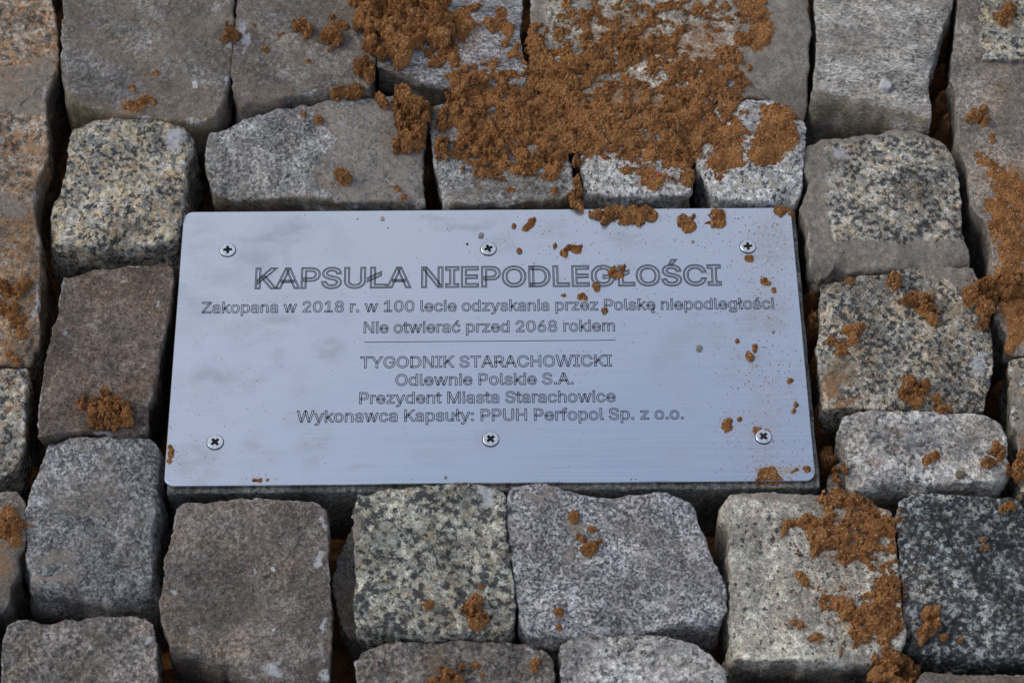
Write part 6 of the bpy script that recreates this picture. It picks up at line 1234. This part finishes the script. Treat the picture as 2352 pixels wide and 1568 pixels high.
# single clumps: (picture blobs, thickness mm, label)
CL_ = [
    ([(925, 218, 18), (948, 235, 24), (972, 252, 22), (915, 245, 14), (936, 272, 28), (948, 300, 30), (930, 325, 22), (958, 325, 20), (985, 270, 12)], 10, 'big crumbly orange sand clump on the corner of the long sett above the plaque'),
    ([(880, 233, 13), (872, 222, 9), (888, 245, 7)], 6, 'small sand clump on the back edge of the long sett beside the big clump'),
    ([(835, 155, 20), (845, 178, 17), (825, 170, 12)], 8, 'cube-like sand lump on the front right corner of the second top sett'),
    ([(818, 213, 15), (808, 212, 10)], 6, 'rounded sand lump wedged in front of the second top sett'),
    ([(1018, 258, 12), (1014, 288, 13), (1020, 272, 10)], 6, 'orange sand lump on the left rim of the mossy blue-grey sett'),
    ([(1014, 328, 16), (1020, 352, 15), (1008, 345, 10)], 9, 'knobbly sand clump hanging over the joint left of the mossy sett'),
    ([(1325, 372, 12), (1328, 410, 13), (1324, 440, 15), (1330, 465, 17), (1318, 455, 10)], 8, 'column of sand filling the joint left of the small white sett'),
    ([(530, 88, 17)], 10, 'round ball of orange sand on the joint between the two top left setts'),
    ([(760, 98, 20), (768, 85, 12), (752, 92, 12)], 9, 'fat round sand lump on the second top sett'),
    ([(697, 68, 13), (712, 76, 9), (682, 70, 8), (703, 85, 7)], 6, 'straggly sand crumb left of the fat round lump'),
    ([(788, 408, 14), (780, 404, 8)], 7, 'lone brown sand lump on the middle of the long sett above the plaque'),
    ([(730, 272, 11), (726, 266, 6)], 5, 'small sand lump near the back edge of the long sett'),
    ([(697, 260, 7)], 4, 'tiny sand crumb just left of the small lump on the long sett'),
    ([(225, 945, 22), (250, 935, 20), (272, 937, 22), (290, 958, 22), (250, 965, 26), (215, 965, 14), (305, 978, 12), (240, 915, 10)], 9, 'crumbly sand heap on the front end of the dark brown sett'),
    ([(190, 930, 9), (196, 912, 7), (178, 925, 5), (184, 936, 8)], 4, 'small sand crumb left of the heap on the brown sett'),
    ([(1082, 1402, 24), (1095, 1425, 20), (1102, 1388, 16), (1068, 1398, 13), (1088, 1440, 12)], 7, 'sand clump near the front of the greenish coarse sett below the plaque'),
    ([(980, 1400, 10), (992, 1394, 7)], 4, 'small sand crumb left of the clump on the greenish sett'),
    ([(1105, 1355, 9)], 3, 'tiny sand crumb above the clump on the greenish sett'),
    ([(1348, 1265, 17), (1362, 1272, 10)], 6, 'largest sand crumb on the broad lilac-grey sett'),
    ([(1316, 1186, 12), (1322, 1193, 8)], 5, 'upper left sand crumb on the lilac-grey sett'),
    ([(1360, 1220, 10)], 4, 'sand crumb right of centre in the group on the lilac-grey sett'),
    ([(1340, 1240, 9), (1376, 1248, 8), (1327, 1232, 6)], 3, 'thin crumb just above the largest crumb on the lilac-grey sett'),
    ([(1283, 1412, 12)], 4, 'sand crumb near the lower left corner of the lilac-grey sett'),
    ([(1281, 1442, 8)], 3, 'lowest sand crumb on the front edge of the lilac-grey sett'),
    ([(1034, 1547, 18), (1046, 1560, 14), (1030, 1562, 14), (1015, 1530, 6), (1058, 1530, 8)], 6, 'sand clump on the brownish sett at the bottom edge'),
    ([(1226, 1530, 13), (1232, 1518, 9)], 5, 'sand clump at the right end of the brownish bottom sett'),
    ([(1096, 1526, 9), (1107, 1550, 8)], 4, 'sand crumb in the middle of the brownish bottom sett'),
    ([(994, 1562, 12)], 4, 'small sand crumb at the bottom edge left of the clump on the brownish sett'),
    ([(2050, 648, 19), (2060, 660, 12)], 6, 'sand clump at the back of the big speckled sett right of the plaque'),
    ([(1955, 645, 12, .9)], 3, 'flat crumb at the back left of the big speckled sett'),
    ([(2095, 690, 18), (2125, 690, 20), (2132, 718, 22), (2145, 738, 14), (2080, 700, 10)], 6, 'sand clump with a tail in the middle of the big speckled sett'),
    ([(1948, 762, 18), (1970, 757, 13), (1930, 800, 18, .9), (1958, 790, 12, .85), (1905, 782, 11)], 3.5, 'flat sand smear on the left part of the big speckled sett'),
    ([(2085, 885, 20), (2105, 912, 20), (2126, 888, 12), (2118, 925, 10)], 6, 'sand clump at the front of the big speckled sett'),
    ([(2150, 918, 13)], 5, 'round crumb beside the front clump on the big speckled sett'),
    ([(2165, 938, 12), (2182, 936, 8)], 4, 'small crumb on the front edge of the big speckled sett'),
    ([(2230, 695, 17), (2252, 672, 24), (2280, 690, 20), (2272, 728, 16), (2262, 755, 13), (2250, 710, 20), (2300, 665, 22), (2320, 660, 20), (2345, 660, 18), (2230, 680, 14)], 11, 'large sand clump bridging the joint at the right edge'),
    ([(2288, 1036, 19), (2283, 1018, 10), (2280, 1066, 14), (2262, 1068, 9)], 6, 'sand clump at the right end of the pale rounded sett'),
    ([(2147, 1048, 12), (2130, 1056, 12, .9)], 3, 'flat sand crumb in the middle of the pale rounded sett'),
    ([(1933, 1087, 15), (1928, 1075, 11)], 6, 'sand clump on the low foot left of the pale rounded sett'),
    ([(2344, 1074, 20), (2350, 1090, 16), (2345, 1050, 12)], 7, 'sand clump on the right edge beside the pale rounded sett'),
    ([(2304, 44, 20), (2318, 38, 14), (2290, 52, 12)], 6, 'sand clump in the top right corner'),
    ([(2238, 276, 16), (2230, 268, 10)], 6, 'orange sand lump on the long right sett'),
    ([(2262, 286, 10), (2268, 278, 6)], 5, 'small lump right of the orange lump on the long right sett'),
    ([(2259, 250, 10), (2250, 258, 6)], 4, 'loose crumb above the orange lump on the long right sett'),
    ([(2283, 322, 12, .9)], 3, 'flat crumb below the lumps on the long right sett'),
    ([(2312, 1163, 14), (2325, 1163, 12), (2300, 1164, 8)], 4, 'bar-shaped sand crumb at the back of the dark granite sett'),
    ([(2130, 1425, 18), (2143, 1412, 16), (2125, 1448, 16), (2150, 1445, 10), (2118, 1470, 10)], 6, 'sand clump on the front left corner of the dark granite sett'),
    ([(2168, 1467, 9)], 4, 'round crumb right of the clump on the dark granite sett'),
    ([(2204, 1471, 7)], 3, 'second round crumb farther right on the dark granite sett'),
    ([(2258, 1240, 8), (2268, 1255, 7), (2256, 1258, 6)], 2.5, 'thin scattered crumb in the middle of the dark granite sett'),
    ([(1375, 490, 16), (1398, 486, 18), (1425, 481, 20), (1455, 485, 18), (1485, 482, 15), (1440, 500, 12), (1390, 503, 11), (1466, 500, 9), (1500, 492, 9, .8)], 5, 'strip of sand lying over the top edge of the plaque'),
    ([(1572, 498, 12), (1582, 506, 12), (1590, 517, 9), (1566, 505, 8), (1595, 492, 6)], 3.5, 'crooked sand crumb on the plaque right of the strip'),
    ([(1648, 493, 17), (1640, 505, 12), (1660, 508, 12), (1650, 482, 10)], 4, 'sand patch at the top edge of the plaque near the corner'),
    ([(1572, 523, 6)], 2, 'tiny crumb below the crooked crumb on the plaque'),
    ([(1805, 478, 14), (1790, 477, 10), (1822, 482, 8)], 3, 'sand smear on the upper right corner of the plaque'),
    ([(1213, 513, 9), (1220, 504, 8), (1206, 522, 7), (1229, 498, 5)], 2.5, 'bent sand crumb on the plaque right of the upper middle screw'),
    ([(1180, 516, 5)], 2, 'small round crumb on the plaque left of the bent crumb'),
    ([(1328, 570, 10), (1318, 564, 9), (1305, 562, 8), (1293, 574, 7), (1298, 580, 6), (1335, 560, 4), (1275, 559, 5)], 3, 'elongated sand crumb on the plaque above the title'),
    ([(1193, 569, 6)], 2.5, 'square crumb on the plaque right of the upper middle screw below the bent crumb'),
    ([(1369, 648, 9), (1372, 655, 7)], 4, 'sand ball on the title between the letters E and G'),
    ([(1391, 708, 9)], 4.5, 'dark sand ball before the word Polska line on the plaque'),
    ([(1420, 625, 12, .85), (1412, 612, 8, .8), (1432, 608, 6), (1405, 622, 8, .8)], 1.6, 'thin sand film over the letter G of the title'),
    ([(1340, 672, 7), (1346, 678, 5), (1333, 676, 5)], 2, 'larger pale crumb under the title near the right'),
    ([(1295, 673, 6)], 2, 'pale crumb under the title left of the larger pale crumb'),
    ([(1757, 640, 10, .95), (1768, 645, 5)], 2, 'crumb between the upper right screw and the second line end'),
    ([(1780, 661, 6)], 1.5, 'small crumb near the right edge of the plaque level with the title'),
    ([(1735, 791, 8), (1733, 800, 6)], 3, 'crumb on the right part of the plaque above the double ball'),
    ([(1726, 814, 9), (1719, 806, 6)], 4, 'double sand ball on the right part of the plaque'),
    ([(1694, 780, 6)], 2, 'crumb left of the upper crumb on the right part of the plaque'),
    ([(1673, 968, 11, .95), (1668, 978, 9, .9), (1677, 958, 8, .9)], 1.8, 'flat fan of sand grains left above the lower right screw'),
    ([(1700, 958, 7)], 2, 'crumb right of the fan of grains'),
    ([(1829, 925, 8), (1822, 938, 5)], 3, 'crumb at the right edge of the plaque above the lower right screw'),
    ([(1816, 870, 7)], 2, 'crumb at the right edge of the plaque level with the fourth line'),
    ([(1753, 988, 15, .8), (1743, 990, 9, .8), (1765, 990, 8, .8)], 1.2, 'arc of grains behind the lower right screw'),
    ([(1720, 590, 12, .7), (1727, 588, 5)], 1.2, 'grains gathered under the upper right screw'),
    ([(1752, 1076, 9, .9), (1768, 1086, 14, .85), (1790, 1092, 9, .9), (1778, 1078, 8, .9), (1745, 1092, 8, .8)], 1.6, 'smeared grains along the lower edge of the plaque near the corner'),
    ([(1828, 1072, 7), (1820, 1078, 4)], 2, 'crumb near the lower right corner of the plaque'),
    ([(1858, 1072, 8)], 2.5, 'crumb in the lower right corner of the plaque'),
    ([(388, 1022, 6)], 3, 'reddish sand crumb at the lower left edge of the plaque'),
    ([(390, 1040, 8, .95), (386, 1055, 7, .9), (393, 1030, 5, .9)], 1.2, 'grain film at the lower left edge of the plaque'),
    ([(596, 1099, 8, .85), (584, 1098, 5, .8), (614, 1098, 5, .8)], 1.0, 'little streak of grains at the bottom edge of the plaque left'),
    ([(15, 665, 15), (5, 655, 12)], 5, 'sand clump on the left edge on the long left sett'),
    ([(42, 668, 16), (58, 660, 12)], 5, 'sand clump right of the edge clump on the long left sett'),
    ([(12, 715, 20), (30, 720, 16), (38, 708, 10)], 6, 'widest sand clump on the long left sett'),
    ([(45, 740, 14), (52, 758, 13), (35, 748, 9)], 4, 'sand crumb below the widest clump on the long left sett'),
    ([(35, 825, 12, .9), (20, 810, 10, .8)], 2.5, 'thin crumb at the end of the long left sett'),
    ([(22, 1165, 18), (35, 1188, 18), (12, 1195, 20, .9), (40, 1215, 20, .9), (42, 1240, 16, .9), (15, 1225, 18, .8)], 5, 'sand caked on the sett at the left edge below'),
    ([(300, 245, 14, .9), (322, 245, 10, .9), (335, 232, 14), (352, 236, 10)], 2.4, 'flat cracked sand patch on the front of the large grey sett'),
    ([(306, 205, 9, .85)], 1.6, 'thin sand trace above the cracked patch'),
    ([(360, 172, 8, .9)], 1.5, 'thin orange smudge in the middle of the large grey sett'),
    ([(610, 118, 8)], 4, 'crumb in the middle of the second top sett'),
    ([(583, 58, 5)], 2, 'tiny crumb near the left of the second top sett'),
    ([(640, 86, 6), (648, 80, 4)], 2, 'small crumb left of the straggly cluster'),
    ([(709, 145, 6)], 2, 'crumb below the fat round lump'),
    ([(762, 46, 7)], 3, 'crumb above the fat round lump'),
    ([(785, 62, 10), (797, 70, 7)], 4, 'crumb right of the fat round lump'),
    ([(770, 215, 12), (785, 208, 8)], 5, 'sand lump on the front edge of the second top sett'),
    ([(910, 422, 7), (915, 428, 5)], 2, 'pale crumb at the right front of the long sett'),
    ([(926, 447, 8, .9)], 1.5, 'thin pale crumb on the front edge of the long sett'),
    ([(1062, 386, 5)], 3, 'tiny crumb left above the moss on the blue-grey sett'),
    ([(1250, 402, 9), (1264, 407, 6)], 4, 'crumb on the front right of the mossy sett'),
    ([(1273, 432, 10, .9)], 2.4, 'thin crumb at the front right corner of the mossy sett'),
    ([(1168, 430, 7, .9), (1180, 432, 5, .8)], 1.5, 'thin crumb on the middle front of the mossy sett'),
]
for i, (bl, th, lb) in enumerate(CL_):
    small = max(b[2] for b in bl) < 13
    big = th > 5.5 and not small
    sand_patch('sand_clump', bl, step=.30 if small else .42, thick=th, crumbs=1.5 if big else 1.0, seed=100 + 5 * i, label=lb, category='sand clump', group='orange sand clumps on the setts and plaque',
               ragged=.8 if not small else .5, crumb_r=(.35, 1.3) if big else ((.25, .6) if small else (.3, .8)), fill=th > 5, single=True)

LV = np.array(LOOSE_V).reshape(-1, 3)
centred('sand_crumbs', LV, np.arange(len(LV)).reshape(-1, 4), SAND, smooth=False, kind='stuff', label='small loose crumbs broken off the sand clumps')

# smears lying on setts
sand_patch('sand_smear', [(1780, 292, 32), (1772, 330, 36), (1800, 310, 28), (1745, 372, 22), (1822, 268, 14), (1755, 350, 24), (1770, 262, 14), (1825, 300, 12)], step=.42, thick=2.0, crumbs=.8, crumb_r=(.25, .9), ragged=.8, seed=41,
           label='right orange smear on the bluish white sett at the plaque corner', category='sand smear', single=True, group='sand smears on the white sett')
sand_patch('sand_smear', [(1650, 312, 32), (1682, 340, 26, .9), (1640, 378, 22), (1702, 300, 20, .8), (1662, 385, 20), (1695, 375, 18, .8), (1670, 360, 20, .85)], step=.42, thick=1.7, crumbs=.7, crumb_r=(.25, .8), ragged=.8, seed=43,
           label='left orange smear on the bluish white sett at the plaque corner', category='sand smear', single=True, group='sand smears on the white sett')
sand_patch('sand_smear', [(1478, 398, 14), (1486, 422, 13), (1500, 428, 10), (1515, 410, 15, .9), (1450, 348, 26, .75), (1500, 350, 32, .8), (1440, 385, 16, .8)], step=.42, thick=1.6, crumbs=.7, crumb_r=(.25, .8), ragged=.8, seed=47,
           label='bent orange smear on the small white sett above the plaque', category='sand smear', single=True)
sand_patch('sand_smear', [(1740, 40, 30, .85), (1760, 78, 22, .9), (1745, 102, 24, .9), (1712, 100, 18, .75), (1722, 15, 25, .75), (1790, 60, 10, .7), (1825, 75, 8, .9)], step=.42, thick=2.0, crumbs=1.0, crumb_r=(.25, .9), ragged=.9, seed=51,
           label='patchy orange smear near the right end of the wide cream sett', category='sand smear', single=True)
sand_patch('sand_smear', [(2262, 372, 20, .85), (2280, 400, 24), (2302, 432, 27), (2332, 432, 27), (2292, 470, 27), (2322, 482, 32), (2350, 472, 30), (2302, 522, 30), (2340, 532, 32), (2312, 572, 28), (2346, 582, 30), (2312, 622, 28), (2346, 632, 28),
                          (2292, 648, 18), (2335, 722, 28), (2352, 705, 28), (2346, 762, 26), (2325, 790, 18), (2320, 700, 16)], step=.5, thick=1.3, crumbs=.6, thr=.46, seed=55, crumb_r=(.25, .8), kind='stuff',
           label='long film of orange sand on the setts along the right edge', ragged=.75)
OP = [(1885, 1140, 13), (1915, 1150, 26), (1962, 1163, 34), (2010, 1175, 32), (2042, 1192, 22), (1950, 1200, 32), (2002, 1210, 36), (2038, 1218, 18), (1810, 1210, 14), (1800, 1236, 12), (1847, 1208, 17), (1880, 1216, 26), (1902, 1240, 30), (1942, 1240, 30), (1830, 1275, 12), (1880, 1268, 20, .85),
      (1960, 1275, 25), (1990, 1250, 26), (2020, 1310, 22), (2046, 1330, 20), (2042, 1370, 26), (2015, 1355, 20), (2050, 1410, 24), (2032, 1435, 27), (1875, 1360, 16), (1890, 1385, 21), (1920, 1375, 20), (1937, 1390, 16), (1845, 1350, 10), (1835, 1325, 12), (1952, 1418, 20), (1980, 1432, 26),
      (2002, 1452, 30), (1975, 1472, 18), (1930, 1500, 12), (1835, 1432, 10), (1870, 1470, 14, .8), (2032, 1472, 27), (2042, 1512, 26), (2046, 1546, 28), (2082, 1562, 26), (2012, 1555, 20), (1992, 1400, 22, .85), (1835, 1200, 8), (1925, 1290, 16, .8), (2040, 1260, 16), (2055, 1290, 12)]
sand_patch('sand_spill', OP, step=.45, thick=2.9, crumbs=.9, fill=True, seed=61, ragged=1.15, thr=.45, kind='stuff', label='thick orange sand smeared down the right side of the tall cream sett', crumb_r=(.3, 1.2),
           smears=[(1900, 1400, 1990, 1470, 1.8, 2.2), (1990, 1400, 2050, 1430, 1.4, 1.8)])

# crumbled sand lying in the wider joints
JO = [(1862, 655, 18), (1858, 690, 22), (1868, 730, 24), (1872, 770, 24), (1878, 810, 22), (1882, 850, 24), (1888, 890, 24), (1892, 930, 26), (1898, 970, 30), (1905, 1010, 28), (1895, 1050, 24), (1905, 1085, 16),
      (2180, 100, 16), (2172, 140, 20), (2168, 180, 22), (2172, 220, 24), (2174, 260, 24), (2178, 300, 22), (2190, 340, 18), (2300, 860, 14), (2305, 900, 14), (2322, 1010, 14), (2070, 1530, 26), (2085, 1560, 28), (2060, 1560, 24),
      (1322, 420, 14), (980, 385, 10), (60, 1080, 22), (40, 1100, 18)]
sand_patch('joint_sand', JO, step=.6, thick=7, crumbs=1.5, seed=71, z0=-20, kind='stuff', label='crumbled orange sand lying deep in the wider joints', crumb_r=(.5, 2.0), ragged=.9, below=-9)

# ------------------------------------------------------------------ loose grains
PHI = (1 + 5 ** .5) / 2
ICO = np.array([(-1, PHI, 0), (1, PHI, 0), (-1, -PHI, 0), (1, -PHI, 0), (0, -1, PHI), (0, 1, PHI), (0, -1, -PHI), (0, 1, -PHI), (PHI, 0, -1), (PHI, 0, 1), (-PHI, 0, -1), (-PHI, 0, 1)])
ICO /= np.linalg.norm(ICO[0])
IF = np.array([(0, 11, 5), (0, 5, 1), (0, 1, 7), (0, 7, 10), (0, 10, 11), (1, 5, 9), (5, 11, 4), (11, 10, 2), (10, 7, 6), (7, 1, 8), (3, 9, 4), (3, 4, 2), (3, 2, 6), (3, 6, 8), (3, 8, 9), (4, 9, 5), (2, 4, 11), (6, 2, 10), (8, 6, 7), (9, 8, 1)])


def grains(name, pts, radii, mat, label):
    Vs, Fs = [], []
    k = 0
    for (x, y), r in zip(pts, radii):
        z = surf(x, y)
        if z < -.012:
            continue
        s = ICO * (r * rng.uniform(.7, 1.25, (12, 1))) * np.array([rng.uniform(.8, 1.3), rng.uniform(.8, 1.2), rng.uniform(.55, .9)])
        a = rng.uniform(0, 6.28)
        s = np.column_stack([s[:, 0] * math.cos(a) - s[:, 1] * math.sin(a), s[:, 0] * math.sin(a) + s[:, 1] * math.cos(a), s[:, 2]])
        Vs.append(s + np.array([x, y, z + r * .35]))
        Fs.append(IF + 12 * k)
        k += 1
    return centred(name, np.vstack(Vs), np.vstack(Fs), mat, smooth=False, kind='stuff', label=label)


def scatter(regions):
    """regions: (x, y, rx, ry, n, rmin, rmax) in picture px / mm"""
    P_, R_ = [], []
    for x, y, rx, ry, n, r0, r1 in regions:
        q = rng.normal(0, .5, (n, 2)) * np.array([rx, ry]) + np.array([x, y])
        q = q[(q[:, 0] > -150) & (q[:, 0] < 2500) & (q[:, 1] > -80) & (q[:, 1] < 1650)]
        w_ = unproj(q, 0)[:, :2]
        P_.append(w_)
        R_.append((r0 + (r1 - r0) * rng.random(len(q)) ** 3) * MM)
    return np.vstack(P_), np.concatenate(R_)


P1, R1 = scatter([(1400, 620, 320, 160, 420, .12, .5), (1750, 600, 100, 160, 420, .12, .5), (1780, 900, 110, 260, 520, .12, .5), (1790, 1070, 120, 60, 260, .12, .5), (1560, 520, 300, 60, 240, .12, .55), (1755, 860, 110, 60, 180, .14, .6),
                  (1300, 500, 300, 60, 140, .12, .45), (1000, 720, 700, 400, 330, .10, .38), (500, 950, 160, 260, 150, .10, .4), (400, 1050, 40, 70, 160, .1, .4), (600, 1099, 60, 14, 90, .1, .35),
                  (1470, 690, 60, 60, 60, .12, .4), (1350, 810, 60, 60, 60, .12, .4), (1670, 975, 30, 60, 120, .12, .35), (1700, 1030, 70, 60, 80, .12, .4), (1770, 1085, 70, 22, 260, .1, .35), (1760, 545, 70, 60, 90, .12, .4)])
grains('sand_grains', P1, R1, GRAIN, 'loose orange sand grains sprinkled over the plaque')
P2, R2_ = scatter([(1450, 180, 420, 240, 5200, .12, .6), (1100, 170, 260, 220, 2200, .12, .6), (700, 150, 260, 160, 160, .15, .7), (900, 350, 180, 140, 220, .15, .6), (400, 230, 220, 70, 260, .15, .5), (50, 500, 120, 700, 1300, .15, .6),
                   (2290, 420, 120, 420, 2400, .12, .55), (2080, 790, 220, 200, 700, .15, .7), (2120, 1030, 220, 80, 260, .15, .7), (1950, 1320, 190, 240, 2600, .12, .6), (2200, 1320, 180, 200, 200, .15, .6), (1330, 1240, 160, 160, 140, .15, .5),
                   (1020, 1400, 200, 120, 200, .15, .5), (1040, 1530, 220, 50, 260, .18, .6), (200, 920, 130, 100, 160, .15, .6), (660, 1400, 150, 160, 120, .12, .5), (1980, 450, 200, 180, 260, .12, .5), (1980, 150, 160, 160, 60, .12, .4), (1480, 400, 160, 60, 260, .15, .5), (1740, 330, 160, 120, 300, .15, .6)])
grains('sand_grains', P2, R2_, SAND, 'loose orange sand grains sprinkled over the setts')
P3, R3 = scatter([(1100, 760, 900, 420, 260, .10, .30), (1160, 555, 200, 60, 60, .1, .35), (600, 1400, 240, 180, 60, .15, .4)])
grains('dark_grit', P3, R3, SHADE_GRIT, 'tiny dark specks of grit on the plaque')


def pebble(x, y, r, mat, label, cat='pebble', zs=.7, seed=0, name='pebble', elong=1.0):
    """a small broken stone: subdivided icosahedron pushed about by noise"""
    V = ICO.copy()
    F = IF.copy()
    for _ in range(2):
        cache = {}
        V = list(map(tuple, V))
        NF = []

        def midp(a, b):
            key = (min(a, b), max(a, b))
            if key not in cache:
                m = (np.array(V[a]) + np.array(V[b])) / 2
                V.append(tuple(m / np.linalg.norm(m)))
                cache[key] = len(V) - 1
            return cache[key]
        for a, b, c in F.tolist():
            ab, bc, ca_ = midp(a, b), midp(b, c), midp(c, a)
            NF += [(a, ab, ca_), (b, bc, ab), (c, ca_, bc), (ab, bc, ca_)]
        F = np.array(NF)
        V = np.array(V)
    d = 1 + .35 * vnoise(V + seed * 3.1, .9, seed) + .12 * vnoise(V, .35, seed + 3)
    V = V * d[:, None]
    V = np.clip(V, -.85, .85)
    V = V * np.array([r * elong, r, r * zs]) * MM
    a = seed * 1.3
    V = np.column_stack([V[:, 0] * math.cos(a) - V[:, 1] * math.sin(a), V[:, 0] * math.sin(a) + V[:, 1] * math.cos(a), V[:, 2]])
    p = unproj([(x, y)], .002)[0]
    z = surf(p[0], p[1])
    V = V + np.array([p[0], p[1], z + r * zs * .55 * MM])
    return centred(name, V, F, mat, smooth=False, label=label, category=cat)


pebble(1105, 538, 1.9, GRIT, 'small pale grey pebble on the plaque above the upper middle screw', seed=1)
pebble(1606, 797, 2.3, GRIT, 'largest grey pebble on the right half of the plaque', seed=2)
pebble(1592, 552, 1.1, GRIT, 'small grey grit piece left of the upper right screw', seed=3)
pebble(1777, 759, 1.1, GRIT, 'small dark pebble near the right edge of the plaque', seed=4)
pebble(878, 499, 1.6, plain('tan_chip', (.30, .24, .17), .9), 'flat tan chip at the top edge of the plaque', zs=.35, seed=5)
pebble(1023, 1093, 1.0, GRIT, 'dark crumb near the lower edge of the plaque left of the greenish sett', seed=6)
pebble(1073, 557, .8, SHADE_GRIT, 'tiny round black grain left of the upper middle screw', seed=7)
pebble(2030, 208, 5.0, CHIP, 'white angular stone chip on the pale banded sett', 'stone chip', zs=.6, seed=8, name='stone_chip')
pebble(628, 1310, 1.2, CHIP, elong=1.6, label='pale chip near the middle of the large brownish grey sett', cat='stone chip', zs=.6, seed=9, name='stone_chip')
pebble(630, 1450, 1.0, CHIP, elong=1.3, label='white chip in the lower part of the large brownish grey sett', cat='stone chip', zs=.6, seed=10, name='stone_chip')
pebble(449, 198, 2.0, CHIP, 'elongated white chip on the large grey sett', 'stone chip', zs=.4, seed=11, name='stone_chip', elong=1.9)
pebble(1838, 1201, 2.0, CHIP, 'white shell-like chip on the tall cream sett', 'stone chip', zs=.6, seed=12, name='stone_chip', elong=.6)
pebble(1382, 203, 1.6, GRIT, 'small grey pebble poking out of the sand smear left', zs=.9, seed=13)
pebble(1620, 243, 2.2, GRIT, 'pale pebble half sunk in the sand smear right', zs=.9, seed=14)
pebble(1387, 363, 2.0, RED, 'red brick grain at the left of the small white sett', 'brick grain', seed=15, name='brick_grain')
pebble(1493, 396, 1.6, RED, 'red brick grain in the middle of the small white sett', 'brick grain', seed=16, name='brick_grain')
pebble(1513, 402, 1.8, RED, 'red brick grain at the right of the small white sett', 'brick grain', seed=17, name='brick_grain')
pebble(2203, 1094, 3.4, plain('brown_pebble', (.13, .10, .065), .8), 'round brown pebble on the front edge of the pale rounded sett', zs=.7, seed=18)
